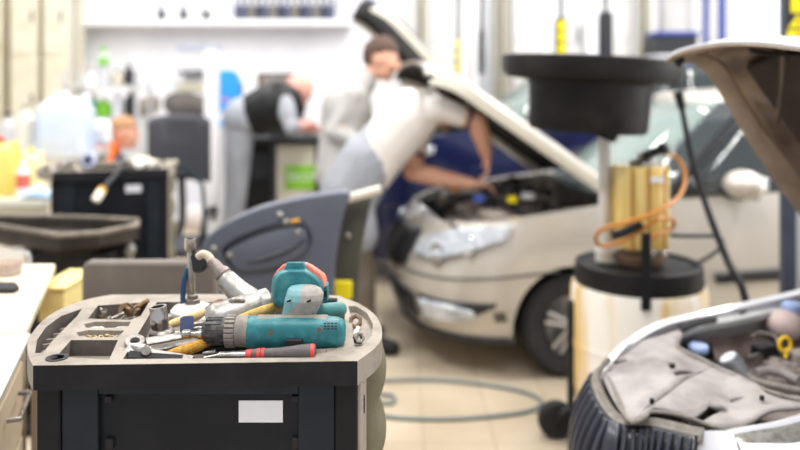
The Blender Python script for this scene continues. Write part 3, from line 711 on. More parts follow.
        for k in range(5):
            for d in (-.16, .16):
                a = 2 * PI * k / 5 + .3; c0 = V((u + math.cos(a + d * 2) * r * .12, y0 - side * .015, r + math.sin(a + d * 2) * r * .12)); c1 = V((u + math.cos(a + d) * r * .58, y0 - side * .008, r + math.sin(a + d) * r * .58))
                hub.cyl(c0, c1, r * .07, r * .055, 8)
        hub.lathe([(0, 0), (r * .14, 0), (r * .17, .03), (0, .03)], (u, y0, r), ax, 20)
        obj('rim', hub, m_rim or M_rim, t, world=False)
    def hood(s, m, u1, z1, L, ang, wh, nose=.07, edge=.03, under=None, frame_m=None, bow=.12, crown=.05, rearw=1.0):
        ca, sa = math.cos(ang), math.sin(ang); d = V((-ca, 0, sa)); nn = V((sa, 0, ca))   # nn: outward normal of outer face
        def pt(a, t, off=0):
            fw = wh * (1 - .0 * t) * (rearw + (1 - rearw) * t)
            y = a * fw * (1 - .10 * max(0, t - .82) / .18 * abs(a) ** 6)
            LL = L * (1 - bow * abs(a) ** 2.6)
            h = crown * (1 - a * a) - nose * max(0, (t - .84) / .16) ** 1.7 - .025 * abs(a) ** 8
            return V((u1, y, z1)) + d * (LL * t) + nn * (h + off)
        A = [-1 + 2 * i / 28 for i in range(29)]; Tt = [j / 22 for j in range(23)]
        g = MB(); g.grid([[pt(a, t) for t in Tt] for a in A])
        H = obj('hood', g, m, s.root, solid=.012, off=0, world=False)
        # pressed inner frame: rim strip following the edge
        fr = MB(); R1 = []; NP = 40
        def loopat(ins, off):
            r = []
            for i in range(15): r.append(pt(-1 + ins / wh, ins / L + (1 - 2 * ins / L) * i / 14, off))
            for i in range(1, 15): r.append(pt((-1 + ins / wh) + (2 - 2 * ins / wh) * i / 14, 1 - ins / L, off))
            for i in range(1, 15): r.append(pt(1 - ins / wh, (1 - ins / L) - (1 - 2 * ins / L) * i / 14, off))
            for i in range(1, 14): r.append(pt((1 - ins / wh) - (2 - 2 * ins / wh) * i / 14, ins / L, off))
            return r
        fr.rings([loopat(.004, -.004), loopat(.006, -.022), loopat(.02, -.034), loopat(.055, -.036), loopat(.08, -.016), loopat(.08, -.006), loopat(.004, -.004)], cap=False)
        obj('inner_frame', fr, frame_m or m, H, world=False, ang=50)
        ln = MB(); ln.grid([[pt(a * (1 - .07 / wh), .07 / L + (1 - .14 / L) * t, -.016 - .004 * math.sin(9 * a) * math.sin(7 * t)) for t in Tt] for a in A])
        obj('hood_liner', ln, under or M_liner, H, solid=.006, world=False)
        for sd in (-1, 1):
            obj('edge_glint', RG([[pt(sd * (1 - k_ / wh), .03 + .93 * t / 20, o_) for k_, o_ in ((-.004, .004), (-.008, -.03), (.0, -.058), (.035, -.060), (.065, -.045), (.04, -.02))] for t in range(21)]), M_glint, H, world=False, label='painted window reflection along the hood edge')  # reflection put into the colour of a cream strip
        s.pt = pt; s.H = H
        return H
    def cabin(s, m, uw=1.3, h=1.45, roof=(2.0, 3.4), rear=3.95, tint=None, frame=None):
        zb_ = lambda u: s.ztop(u) - .01
        w0, w1 = s.w - .06, s.w - .27
        B = [V((uw, 0, zb_(uw)))]
        def ring_(z0, u0, u1, ww, z):
            q = []
            return [V((u0, -ww * .80, z)), V((u0 + .14, -ww, z)), V(((u0 + u1) / 2, -ww * 1.01, z)), V((u1 - .1, -ww, z)), V((u1, -ww * .8, z)), V((u1, ww * .8, z)), V((u1 - .1, ww, z)), V(((u0 + u1) / 2, ww * 1.01, z)), V((u0 + .14, ww, z)), V((u0, ww * .8, z))]
        lo = ring_(0, uw, rear, w0, zb_(2)); hi = ring_(0, roof[0], roof[1], w1, h - .05)
        lo[0].z = lo[-1].z = zb_(uw); 
        g = tint or M_glass
        mid = lambda i, f: lo[i].lerp(hi[i], f)
        def pane(name, i, j, mm=g, f0=.0, f1=1.0, push=.0):
            mb = MB(); mb.grid([[lo[i].lerp(lo[j], a).lerp(hi[i].lerp(hi[j], a), f0 + (f1 - f0) * b) - V((push * (1 - (2 * a - 1) ** 2), 0, 0)) for b in [k / 4 for k in range(5)]] for a in [k / 6 for k in range(7)]])
            return obj(name, mb, mm, s.root, solid=.006, world=False)
        pane('windshield', 0, 9, push=.09)
        for a, b, nm in ((0, 1, 'quarter_glass'), (1, 2, 'side_window'), (2, 3, 'side_window'), (3, 4, 'rear_corner'), (9, 8, 'quarter_glass'), (8, 7, 'side_window'), (7, 6, 'side_window'), (6, 5, 'rear_corner')):
            pane(nm, a, b, m if nm == 'rear_corner' else M_glassd if tint is None else tint)
        pane('rear_window', 4, 5, M_glassd)
        for i in (0, 1, 2, 3, 4, 5, 6, 7, 8, 9):
            if i in (0, 9): continue
            obj('pillar', MB().tube([lo[i], hi[i]], .032 if i in (1, 8) else .028, 8), m if i in (1, 8) and frame is None else M_blk, s.root, world=False)
        r1 = [p + V((0, 0, .0)) for p in hi]; r2 = [V((p.x * .94 + (roof[0] + roof[1]) / 2 * .06, p.y * .92, h)) for p in hi]; r3 = [V((p.x * .5 + (roof[0] + roof[1]) / 4, p.y * .5, h + .035)) for p in hi]
        obj('roof', RG([[p - V((0, 0, .02)) for p in hi], r1, r2, r3]), m, s.root, world=False, ang=50)
        # seats and dashboard seen through the glass
        obj('dashboard', MB().b2((uw + .12, -w0 + .1, .60), (uw + .5, w0 - .1, zb_(uw) + .02)), M_int, s.root, bevel=.04, world=False)
        for sd in (-1, 1):
            x = (roof[0] + .55); obj('seat_back', MB().box((x, sd * .36, zb_(2) + .12), (.14, .46, .62), (0, .2, 0)), M_int, s.root, bevel=.05, world=False)
            obj('headrest', MB().box((x + .09, sd * .36, zb_(2) + .44), (.1, .26, .16), (0, .2, 0)), M_int, s.root, bevel=.04, world=False)
        wh = MB(); n = 24; c = V((uw + .62, -.36, zb_(uw) + .0)); wh.tube([c + V((math.sin(2 * PI * k / n) * .05, math.cos(2 * PI * k / n) * .17, math.sin(2 * PI * k / n) * .15)) for k in range(n)], .014, 8, closed=True)
        obj('steering_wheel', wh, M_blk, s.root, world=False)
    def mirror(s, u, side=-1, m=None):
        z = s.ztop(u); y = side * (s.w + .08)
        q = obj('wing_mirror', MB().ball((u, y, z + .075), (.095, .13, .078), 20).box((u + .03, side * (s.w - .01), z + .02), (.09, .1, .04)), m, s.root, world=False, ang=80)
        obj('mirror_base', MB().box((u + .02, side * (s.w + .02), z + .01), (.12, .16, .03)), M_blk, q, bevel=.01, world=False)
        obj('mirror_glass', MB().box((u + .082, y, z + .075), (.006, .16, .09)), M_lampc, q, bevel=.002, world=False)

def engine(car, seed, dusty, ext=(.2, 1.15, .6), top=.78, n=26):
    """block, covers, pipes and boxes filling the bay"""
    rnd = random.Random(seed); R = car.root
    u0, u1, ww = ext
    e = obj('engine_block', MB().b2((u0 + .22, -.30, .36), (u1 - .2, .26, top - .12)).b2((u0 + .28, -.22, top - .14), (u1 - .28, .20, top - .05)), dusty, R, bevel=.02, world=False)
    obj('engine_cover', MB().b2((u0 + .27, -.24, top - .06), (u1 - .25, .2, top - .015)), mat('engine_cover', '5c5651', .6, dirt='857a70', amount=.5, scale=10), e, bevel=.02, world=False)
    for k in range(4): obj('ignition_coil', MB().box((u0 + .35 + k * .09, -.02, top - .002), (.05, .10, .035)), M_dark, e, bevel=.008, world=False)
    cols = [M_black, dusty, M_bay2, M_steel, M_dark, M_alu]
    names = ['air_box', 'fuse_box', 'battery_box', 'fluid_tank', 'relay_box', 'bracket']
    k = 0
    for gy in (-1, 1):
        for i in range(5):
            u = u0 + .10 + i * (u1 - u0 - .2) / 4.4; y = gy * (ww - .13 - rnd.random() * .05)
            sx, sy, sz = .12 + rnd.random() * .07, .14 + rnd.random() * .08, .14 + rnd.random() * .12
            zt = top - .03 - rnd.random() * .09
            obj(names[k % 6], MB().b2((u - sx / 2, y - sy / 2, zt - sz), (u + sx / 2, y + sy / 2, zt)), cols[(k * 5 + seed) % 6], R, bevel=.015, world=False); k += 1
    for i in range(9):
        a = V((rnd.uniform(u0 + .05, u1 - .1), rnd.uniform(-ww + .1, ww - .1), top - .10)); b = V((rnd.uniform(u0 + .05, u1 - .1), rnd.uniform(-ww + .1, ww - .1), top - .12))
        mid = (a + b) / 2 + V((rnd.uniform(-.08, .08), rnd.uniform(-.1, .1), .09 + rnd.random() * .03))
        obj('hose', MB().tube([a, a.lerp(mid, .5) + V((0, 0, .04)), mid, mid.lerp(b, .5) + V((0, 0, .03)), b], rnd.choice([.010, .014, .02]), 10, 5), [M_rubber, M_rubber, M_steel, dusty][i % 4], R, world=False)

# ---------------------------------------------------------------- silver car
sv = thing('silver_car', 'silver car with its hood open and a mechanic bent over its engine', 'car', (-.05, 4.60, 0), math.radians(8.5))
c = Car(sv, w=.80, zb=.2, zt=((0, .72), (.35, .79), (1.2, .895), (2.0, .93), (4.1, .98)), nose=.14)
c.body(M_silver, wr=.275)
for sd in (-1, 1):
    for u in (.84, 3.3): c.wheel(u, sd)
kk = lambda z, zt=.73: (z - .18) / (zt - .18)
# lamps, grilles, seams: both sides of the nose
for sd in (-1, 1):
    hl = c.patch('headlight', M_lamp, .27, .88, kk(.54), .97, .010, sd, 16, 8, shape=lambda a: (.04 + .62 * a ** 1.5 + .25 * (1 - a) ** 4, .55 + .45 * min(1, a * 2.2) ** .6), thick=.02)
    p1 = c.S(.48, kk(.60), sd, .012); 
    obj('lamp_bowl', MB().lathe([(0, 0), (.05, 0), (.062, .012), (.055, .014), (0, .006)], p1, (-.8, .5 * sd, .15), 24), M_lampc, hl, world=False)
    p2 = c.S(.68, kk(.635), sd, .012)
    obj('lamp_bowl', MB().lathe([(0, 0), (.04, 0), (.05, .012), (.045, .014), (0, .006)], p2, (-.6, .7 * sd, .2), 24), M_lampc, hl, world=False)
    fg = c.patch('fog_lamp', M_lamp, .40, .78, kk(.245), kk(.37), .008, sd, 12, 4, shape=lambda a: (.1 + .4 * a ** 2, 1 - .25 * a ** 3), thick=.015)
    c.patch('fog_lamp_surround', M_blk, .38, .90, kk(.23), kk(.39), .003, sd, 12, 4, shape=lambda a: (.05 + .75 * a ** 1.6, 1 - .12 * a), thick=.008)
    c.patch('lower_grille', M_blk, 0.0, .34, kk(.235), kk(.385), .006, sd, 8, 4, thick=.01)
    for k in range(4): c.patch('grille_bar', M_dark, 0, .34, kk(.26 + k * .035), kk(.268 + k * .035), .012, sd, 8, 1, thick=.006)
    c.patch('grille', M_blk, 0, .22, kk(.46), .93, .008, sd, 8, 6, shape=lambda a: (.0 + .25 * a ** 2, 1), thick=.015)
    for k in range(9): c.patch('grille_slat', M_black, .012 + k * .023, .022 + k * .023, kk(.48) + k * k * .0015, .90, .018, sd, 2, 5, thick=.01)
    c.patch('bumper_seam', M_blk, .22, 1.2, kk(.485), kk(.493), .002, sd, 16, 1, thick=.003)
    c.patch('door_trim', M_blk, 2.05, 3.15, kk(.44, .86), kk(.49, .86), .012, sd, 10, 2, thick=.015)
    for t in (1.72, 2.78, 3.7): c.patch('door_seam', M_blk, t, t + .009, .12, .99, .0015, sd, 1, 8, thick=.003)
    c.patch('sill', M_blk, 1.62, 3.3, -.03, .06, .004, sd, 8, 2, thick=.01)
    obj('door_handle', MB().tube([c.S(2.5, .84, sd, .01), c.S(2.52, .85, sd, .035), c.S(2.66, .85, sd, .035), c.S(2.68, .84, sd, .01)], .012, 10, 4), M_silver, sv, world=False)
    c.mirror(1.72, sd, M_silver)
c.patch('lower_lip', M_blk, 0, .95, -.02, .04, .006, -1, 12, 1); c.patch('lower_lip', M_blk, 0, .95, -.02, .04, .006, 1, 12, 1)
obj('slam_panel', MB().b2((.19, -.56, .62), (.27, .56, .70)), M_black, sv, bevel=.012, world=False)
engine(c, 3, M_bay2, (.22, 1.15, .64), .875)
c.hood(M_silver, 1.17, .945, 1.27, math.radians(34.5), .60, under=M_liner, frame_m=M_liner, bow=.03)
c.cabin(M_silver, 1.20, 1.46, (1.85, 3.4), frame=1)
obj('wiper', MB().tube([(1.22, -.5, .885), (1.35, -.2, .93), (1.42, .1, .98)], .008, 8, 3), M_blk, sv, world=False)

for u_, y_, r_, m_ in ((.45, -.35, .035, mat('blue_cap', '3f62b8', .4)), (.62, -.42, .03, M_yel), (.40, .05, .03, mat('orange_cap', 'd98a2c', .4)), (.75, -.3, .04, M_white)):
    obj('filler_cap', MB().lathe([(0, 0), (r_, 0), (r_, .03), (0, .035)], (u_, y_, .86), (0, 0, 1), 20), m_, sv, world=False)
# ---------------------------------------------------------------- blue car behind it
bl = thing('blue_car', 'dark blue car with its hood open, standing behind the silver car', 'car', (-.47, 6.45, 0), math.radians(9))
b = Car(bl, w=.80, zt=((0, 1.0), (.4, 1.1), (1.2, 1.2), (4.1, 1.24)), nose=.10)
b.body(M_bluep, wr=.30, bay=(.12, 1.15, .14))
for sd in (-1, 1):
    for u in (.84, 3.3): b.wheel(u, sd, .295)
    b.patch('headlight', M_lamp, .80, 1.0, .78, .92, .008, sd, 12, 6, shape=lambda a: (.1 + .5 * a, .7 + .3 * min(1, a * 2)), thick=.02)
    b.patch('bumper_seam', M_blk, .0, 1.2, .47, .48, .002, sd, 16, 1, thick=.003)
    for t in (1.72, 2.78): b.patch('door_seam', M_blk, t, t + .009, .12, .99, .0015, sd, 1, 8, thick=.003)
    b.mirror(1.55, sd, M_bluep)
b.patch('grille', M_blk, 0, .4, .5, .9, .006, -1, 8, 5); b.patch('grille', M_blk, 0, .4, .5, .9, .006, 1, 8, 5)
engine(b, 8, M_bay2, (.22, 1.1, .64), 1.08)
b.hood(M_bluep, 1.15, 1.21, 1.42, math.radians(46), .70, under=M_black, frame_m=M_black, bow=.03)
b.cabin(M_bluep, 1.28, 1.72, (1.9, 3.5))

# ---------------------------------------------------------------- white car in front, only its nose in view
W = thing('white_car', 'white car in the right foreground, hood up, ribbed black grille and dusty engine in view', 'car', (.56, 1.96, 0), math.radians(24))
# plan line of the nose: far fender, round the front, near side
top_px = [(800, 291, .77), (706, 312, .75), (660, 323, .74), (627, 341, .725), (608, 360, .705), (597, 376, .69), (603, 398, .672), (621, 419, .657)]
nose = [PZ(*q) for q in top_px]
nose = [nose[0] + V((1.45, .62, .08)), nose[0] + V((.6, .26, .04))] + nose
nose += [PZ(655, 422, .665), PZ(700, 432, .675), PZ(725, 434, .682), PZ(751, 430, .69), PZ(800, 420, .70)]
nose += [nose[-1] + V((.35, .15, .03)), nose[-1] + V((.9, .4, .06)), nose[-1] + V((1.8, .8, .10))]
NS = catmull(nose, 8)
SEG = 8
def nrm(i):
    a = NS[max(i - 1, 0)]; b = NS[min(i + 1, len(NS) - 1)]; d = (b - a); d.z = 0; d.normalize(); return V((-d.y, d.x, 0)) * -1
nc = [nrm(i) for i in range(len(NS))]
# outward side check
if nc[9 * SEG].x > 0: nc = [-k for k in nc]
nc = [(nc[max(i - 2, 0)] + nc[i] + nc[min(i + 2, len(nc) - 1)]).normalized() for i in range(len(nc))]
def bulge(k): return .055 * math.sin(min(1, k / .5) * PI / 2) ** .8 + .015 * math.sin(min(1, max(0, k - .35) / .3) * PI / 2) - .03 * max(0, k - .8) / .2
def wide(si): return (.45 if si / SEG < 6 else .45 + .55 * min(1, (si / SEG - 6) / .8)) + 3.2 * max(0, min(1, (si / SEG - 11) / 1.6)) ** 1.2
def NP(si, k, off=0):
    i = int(min(max(si, 0), len(NS) - 1.001)); fr = si - i
    p = NS[i].lerp(NS[min(i + 1, len(NS) - 1)], fr); n = nc[i].lerp(nc[min(i + 1, len(NS) - 1)], fr)
    q = p + n * (bulge(k) * wide(si) + off); q.z = p.z + (.17 - p.z) * k; return q
K = [0, .03, .07, .12, .2, .3, .4, .5, .6, .7, .8, .9, 1]
sh = MB()
inner = []
for i in range(len(NS)):
    q = NS[i] - nc[i] * (.012 if 5 * SEG < i < 11.2 * SEG else .022); q.z = NS[i].z - .002; inner.append(q)
sh.grid([[inner[i] - V((0, 0, .10)), inner[i], NS[i] + V((0, 0, .004))] + [NP(i, k) for k in K[1:]] for i in range(len(NS))])
obj('body', sh, M_whitep, W, ang=50, solid=.004)
def npatch(name, m, s0, s1, k0, k1, off, thick=.01, ns=20, nk=6, shape=None, parent=None, label=None):
    rows = []
    for i in range(ns + 1):
        a = i / ns; lo, hi = shape(a) if shape else (0, 1)
        rows.append([NP(s0 + (s1 - s0) * a, k0 + (k1 - k0) * (lo + (hi - lo) * j / nk), off) for j in range(nk + 1)])
    return obj(name, RG(rows, closed=False, cap=False), m, parent or W, solid=thick, off=0, ang=50, label=label)
M_grl = mat('grille_black', '343540', .38, coat=.2)
i0, ic, i1 = 6.45 * SEG, 9.0 * SEG, 11.0 * SEG
g = npatch('grille', M_blk, i0, i1, .015, .62, .002, .02, 40, 6)
# ribs: each stands out from the grille as a blade, leaning with the nose
def rib(si, w, d0=.0, parent=g):
    rows = []
    for j in range(9):
        k = .02 + .56 * j / 8
        dd = .020 + .014 * math.sin(PI * min(1, j / 6))
        a, b = NP(si - w, k, .004), NP(si + w, k, .004); c_, d_ = NP(si - w * .45, k, dd), NP(si + w * .45, k, dd)
        rows.append([a, c_, d_, b])
    return rows
for blk0, blk1, n in ((i0 + .8, ic - 1.2, 8), (ic + 1.2, i1 - .5, 9)):
    for q in range(n):
        si = blk0 + (blk1 - blk0) * (q + .5) / n
        obj('grille_rib', RG(rib(si, (blk1 - blk0) / n * .40)), M_grl, g, ang=50, bevel=.001)
obj('grille_frame', MB().tube([NP(i0 - .3 + (i1 - i0 + .3) * q / 30, .012, .006) for q in range(31)] , .0055, 8), M_dusty, g)
obj('grille_top_trim', RG([[inner[i] + V((0, 0, .004)), NS[i] + V((0, 0, .010)), NP(i, .02, .008), NP(i, .035, .010)] for i in range(int(i0) - 3, int(i1) + 2)], closed=False, cap=False), M_dusty, g, solid=.003)
npatch('badge_bar', M_grl, ic - 1.1, ic + 1.1, .0, .58, .024, .012, 6, 6, parent=g)
hl = npatch('headlight', mat('clear_lamp', 'e6e9ec', .08, coat=1, dirt='c4c8cc', amount=.3, scale=12), i1 + 1.35 * SEG, i1 + 4.4 * SEG, .02, .50, .006, .012, 20, 8, shape=lambda a: (.0 + .1 * a, .35 + .65 * min(1, a * 2)))
npatch('headlight_edge', M_alu, i1 + 1.3 * SEG, i1 + 4.4 * SEG, .0, .035, .008, .006, 20, 2, parent=hl)
for a in (2.2, 3.1): obj('lamp_bowl', MB().lathe([(0, 0), (.05, 0), (.065, .012), (.058, .014), (0, .006)], NP(i1 + a * SEG, .22, .008), nc[int(i1 + a * SEG)], 24), M_lampc, hl)
npatch('bumper_seam', M_blk, 5 * SEG, 16 * SEG, .60, .612, .003, .004, 60, 1)
npatch('lower_grille', M_blk, i0 + 4, i1 + 2, .72, .9, .004, .01, 30, 3)
# fender rail inside the outer skin, with its black gaps
def zs(pts, z): return [PZ(x, y, z) for x, y in pts]
def slab(name, pts, z, th, m, parent=None, bevel=.003, smooth=0, label=None):
    q = [PZ(*p) if len(p) == 3 else PZ(p[0], p[1], z) for p in pts]
    if smooth: q = catmull(q, smooth, True)
    return obj(name, MB().prism([k - V((0, 0, th)) for k in q], (0, 0, th)), m, parent or W, bevel=bevel, ang=40, label=label)
M_rail = mat('painted_rail', 'b9bab9', .45, dirt='9b9a98', amount=.4, scale=12)
slab('fender_rail', [(830, 291), (800, 297), (740, 309), (712, 314.5), (690, 322), (684, 331), (706, 325), (736, 320), (770, 312.5), (830, 299)], .738, .02, M_rail)
slab('rail_gap_shade', [(678, 323.5), (700, 318), (717, 315.5), (717, 320), (700, 323.5), (683, 329)], .746, .012, M_rubber)  # black slabs drawn for the shaded gaps in the rail
slab('rail_gap_shade', [(739, 312), (747, 307.5), (748, 310.5), (741, 314)], .742, .012, M_rubber)
slab('rail_gap_shade', [(790, 300), (806, 296), (806, 300), (792, 304)], .744, .01, M_rubber)
# tub of the engine bay
tub = [PZ(684, 331, .70), PZ(736, 320, .70), PZ(830, 299, .70), PZ(830, 299, .70) + V((.75, .33, 0)), V((2.0, 2.42, .70)), V((1.45, 2.17, .70)), V((1.0, 1.96, .70)), V((.80, 1.90, .70)), V((.64, 2.02, .70)), V((.63, 2.1, .70)), V((.68, 2.24, .70))]
tb_ = MB(); lo = [V((p.x, p.y, .26)) for p in tub]; up = [V((p.x, p.y, .66)) for p in tub]
tb_.rings([up, lo], cap=False); tb_._face([tb_.bm.verts.new(p) for p in lo])
obj('engine_bay', tb_, mat('bay_dusty', '6b605a', .8, dirt='3a3431', amount=.5, scale=10), W, solid=.006, off=0)
# the dusty plastic cover on the front panel
M_cov = mat('dusty_cover', 'aaa39f', .62, dirt='827b79', amount=.45, scale=9, bump=.12)
cv = [(599, 370), (609, 357.5), (624, 350), (642, 342), (662, 334.5), (683, 330), (692, 332), (681, 339), (679, 346), (688, 352), (702, 358), (721, 368), (747, 381), (774, 391), (805, 399), (808, 407), (790, 408), (774, 411), (755, 419), (734, 428), (715, 426), (695, 419), (676, 413.5), (658, 410), (650, 411), (645, 416), (634, 421), (625, 418), (616, 403), (605, 384)]
def covz(x, y): return .672 + .045 * max(0, min(1, (415 - y) / 85)) + .012 * math.sin(x * .05)
cvw = catmull([PZ(x, y, covz(x, y)) for x, y in cv], 3, True)
cb = bmesh.new()
vs = [cb.verts.new(p) for p in cvw]; es = [cb.edges.new((vs[i], vs[(i + 1) % len(vs)])) for i in range(len(vs))]
holes = [[(612, 364), (626, 358.5), (628, 361.5), (615, 368)], [(667, 368), (675, 366), (677, 371), (671, 373.5)], [(672, 376), (692, 372.5), (695, 375.5), (676, 379.5)], [(691, 420), (709, 409.5), (723, 412.5), (706, 423.5)], [(729, 402), (742, 399), (744, 400.5), (731, 404)], [(607, 373), (613, 369), (614, 370.5), (609, 375)]]
for h in holes:
    hv = [cb.verts.new(PZ(x, y, covz(x, y))) for x, y in h]; es += [cb.edges.new((hv[i], hv[(i + 1) % 4])) for i in range(4)]
bmesh.ops.triangle_fill(cb, use_beauty=True, use_dissolve=False, edges=es)
for _ in range(3): bmesh.ops.subdivide_edges(cb, edges=[e for e in cb.edges if e.calc_length() > .035], cuts=1)
bmesh.ops.triangulate(cb, faces=cb.faces)
for v in cb.verts:
    q = V((v.co.x, v.co.y)); xx = 400 + v.co.x * F / v.co.y; yy = HZ + (EYE - v.co.z) * F / v.co.y
    if True:
        r = .0035 * math.sin((xx - yy) * .11) + .003 * math.sin((xx * .35 + yy) * .12)
        v.co.z += r + .004 + (.006 if 640 < xx < 760 and yy > 352 + (xx - 640) * .32 and yy < 400 + (xx - 640) * .16 else 0)
if sum(f.normal.z for f in cb.faces) < 0: bmesh.ops.reverse_faces(cb, faces=cb.faces)
cover = obj('panel_cover', cb, M_cov, W, solid=.010, off=-1, ang=60)
obj('cover_lip', MB().tube([PZ(x, y, covz(x, y) + .004) for x, y in ((679, 341), (678, 347), (688, 354), (702, 360), (721, 370), (747, 383), (774, 393), (803, 401))], .0055, 8, 4), M_dusty, cover)
obj('cover_lip', MB().tube([PZ(x, y, covz(x, y) + .003) for x, y in ((604, 371), (612, 384), (620, 402), (626, 417), (634, 422), (645, 417), (652, 411.5), (676, 414.5), (695, 420), (715, 427), (734, 429), (755, 420))], .005, 8, 4), M_dusty, cover)
for x, y in ((652, 401), (762, 398)):
    p = PZ(x, y, covz(x, y) + .012); obj('clip', MB().cyl(p - V((0, 0, .006)), p + V((0, 0, .006)), .006), M_black, cover, bevel=.001)
obj('front_panel', MB().b2((-.02, -.02, 0), (0, 0, 0)) if False else RG([[NP(i, .06, -.02) for i in range(int(i0), int(i1) + 6)], [NP(i, .06, -.02) - V((0, 0, .12)) for i in range(int(i0), int(i1) + 6)]], closed=False, cap=False), M_black, W, solid=.01)
# what stands in the bay
M_pink = mat('aged_reservoir', 'c9b4ae', .5, dirt='b39c95', amount=.4, scale=14)
M_bcap = mat('pale_blue_cap', '9fb3dd', .4)
t = obj('coolant_tank', MB().ball(PZ(786, 325, .70) , (.062, .062, .05), 22), M_pink, W)
obj('cap', MB().lathe([(0, 0), (.034, 0), (.034, .018), (.028, .026), (0, .028)], PZ(792, 310, .745), (0, 0, 1), 26), M_bcap, t, label='pale blue cap')
t = obj('washer_filler', MB().cyl(PZ(699, 350, .60), PZ(699, 350, .675), .03), M_black, W)
obj('cap', MB().lathe([(0, 0), (.031, 0), (.031, .012), (.026, .018), (0, .019)], PZ(698.5, 350, .678), (.05, -.1, 1), 26), M_bcap, t, label='pale blue cap')
a_ = PZ(728.5, 358, .70); d_ = V((.42, -.10, -.62)).normalized()
t = obj('oil_filter', MB().lathe([(0, -.002), (.028, -.002), (.0315, .004), (.0315, .075), (.036, .078), (.036, .095), (.02, .10), (0, .10)], a_, d_, 28), mat('filter_grey', '8d8f92', .45, .4, dirt='6b6b6c', amount=.4, scale=20), W)
obj('filter_face', MB().lathe([(0, -.006), (.024, -.006), (.026, -.002), (0, -.001)], a_, d_, 28), mat('pale_disc', 'd8dce0', .4), t, label='pale round face')
t = obj('relay_box', MB().box(PZ(765, 342, .70) - V((0, 0, .03)), (.075, .05, .045), (0, 0, .4)), M_black, W, bevel=.005)
obj('bracket', MB().tube([PZ(752, 338, .71), PZ(760, 333, .72), PZ(776, 337, .715), PZ(780, 350, .69)], .006, 8, 4), M_steel, W)
dk = mat('yellow_handle', 'f2c21c', .45)
t = obj('dipstick', MB().tube([PZ(784, 345, .735) + V((.017 * math.cos(q), -.006, .021 * math.sin(q) + .004)) for q in [2 * PI * j / 20 for j in range(20)]], .0055, 10, closed=True).cyl(PZ(785, 349, .722), PZ(786, 358, .70), .006), dk, W, label='yellow dipstick ring')
obj('inner_wing', RG([[PZ(x, y, .70), PZ(x, y, .70) + V((.02, -.06, -.12)), PZ(x, y, .70) + V((.04, -.10, -.3))] for x, y in ((706, 328), (722, 324), (745, 320), (770, 314), (800, 307), (830, 301))], closed=False, cap=False), mat('inner_wing', 'a8948c', .7, dirt='857069', amount=.4, scale=12), W, solid=.01)
obj('strut_tower', MB().lathe([(.0, .12), (.045, .12), (.07, .10), (.085, .0), (0, 0)], PZ(742, 346, .52), (0, 0, 1), 28), M_pink, W)
obj('strut_nut', MB().cyl(PZ(742, 346, .52) + V((0, 0, .12)), PZ(742, 346, .52) + V((0, 0, .135)), .018), M_steel, W)
blk = obj('engine_block', MB().b2((.42, -.16, .30), (.95, .25, .60)), M_bay2, W, bevel=.02, world=False)
M_pk2 = mat('dusty_casting', 'a39791', .65, dirt='7d716b', amount=.5, scale=22, bump=.4)
for k, (x, y, z, s) in enumerate([(775, 360, .655, .05), (792, 366, .66, .055), (765, 372, .64, .045), (785, 380, .635, .05), (803, 352, .68, .05), (806, 380, .65, .06)]):
    p = PZ(x, y, z); m = MB().box(p - V((0, 0, s * .9)), (s * 1.5, s * 1.3, s * 1.8), (0, 0, .5 + k)); m.cyl(p - V((0, 0, .01)), p + V((0, 0, .008)), s * .38, seg=16)
    obj('casting', m, M_pk2, blk, bevel=.006)
for k, pts in enumerate([[(756, 373), (768, 371), (782, 373), (800, 381)], [(748, 360), (760, 356), (772, 352), (790, 354)], [(742, 368), (754, 380), (775, 386), (808, 392)]]):
    obj('intake_hose', MB().tube([PZ(x, y, .67 - .005 * k) for x, y in pts], .014 - .002 * k, 12, 5), [mat('grey_hose', '8f8986', .6, dirt='716b68', amount=.4, scale=20), M_steel, M_dusty][k], W)
obj('side_hose', MB().tube([PZ(700, 345, .60), PZ(716, 338, .64), PZ(722, 345, .62), PZ(715, 360, .58)], .012, 10, 5), M_rubber, W)
obj('crossmember', MB().tube([PZ(690, 349, .62), PZ(712, 365, .61), PZ(750, 386, .60)], .02, 10, 3), M_black, W)
# wheels of the far and near side, at rest behind the nose
class _W: root = W
for sd, yy in ((1, .50), (-1, -.42)):
    q = Car.__new__(Car); q.root = W; q.w = abs(yy) + .03; q.wheel(.72, sd, .26, .17)
for q in (1,):   # rear part of the shell: scuttle, so that the bay does not end in the open
    obj('scuttle', MB().b2((1.22, -.24, .62), (1.32, .46, .80)), M_blk, W, bevel=.02, world=False)
# ---- open hood
hw = .54
hr = thing('x', 'x', 'x', (0, 0, 0)); bpy.data.objects.remove(hr)
ang_h = math.radians(44); rz = math.radians(24)
bk = V((math.cos(rz), math.sin(rz), 0)); nr = V((math.sin(rz), -math.cos(rz), 0))
HF = V((1.80, 2.93, .74))        # far hinge
LH = 1.37
dh = (-bk * math.cos(ang_h) + V((0, 0, math.sin(ang_h)))); nh = bk * math.sin(ang_h) + V((0, 0, math.cos(ang_h)))
def hp(a, t, off=0):    # a 0 far .. 1 near, t 0 hinge .. 1 tip
    b = 2 * a - 1
    LL = LH * (1 + .045 * (1 - abs(b) ** 2.4))
    round_ = .10 * max(0, t - .80) / .20
    aa = a + (-b) * round_ * abs(b) ** 5 * .6
    h = .13 * (1 - abs(b) ** 2.6) - .05 * math.sin(PI * min(1, t / .8)) * abs(b) ** 4 - .17 * max(0, (t - .82) / .18) ** 2.3 * (1 - .2 * abs(b) ** 4)
    return HF + nr * (aa * 2 * hw) + dh * (LL * t) + nh * (h + off) - V((0, 0, .20 * a * t))
A = [i / 32 for i in range(33)]; Tt = [j / 28 for j in range(29)]
hood = obj('hood', RG([[hp(a, t) for t in Tt] for a in A], closed=False, cap=False), M_whitep, W, solid=.010, off=0, ang=60)
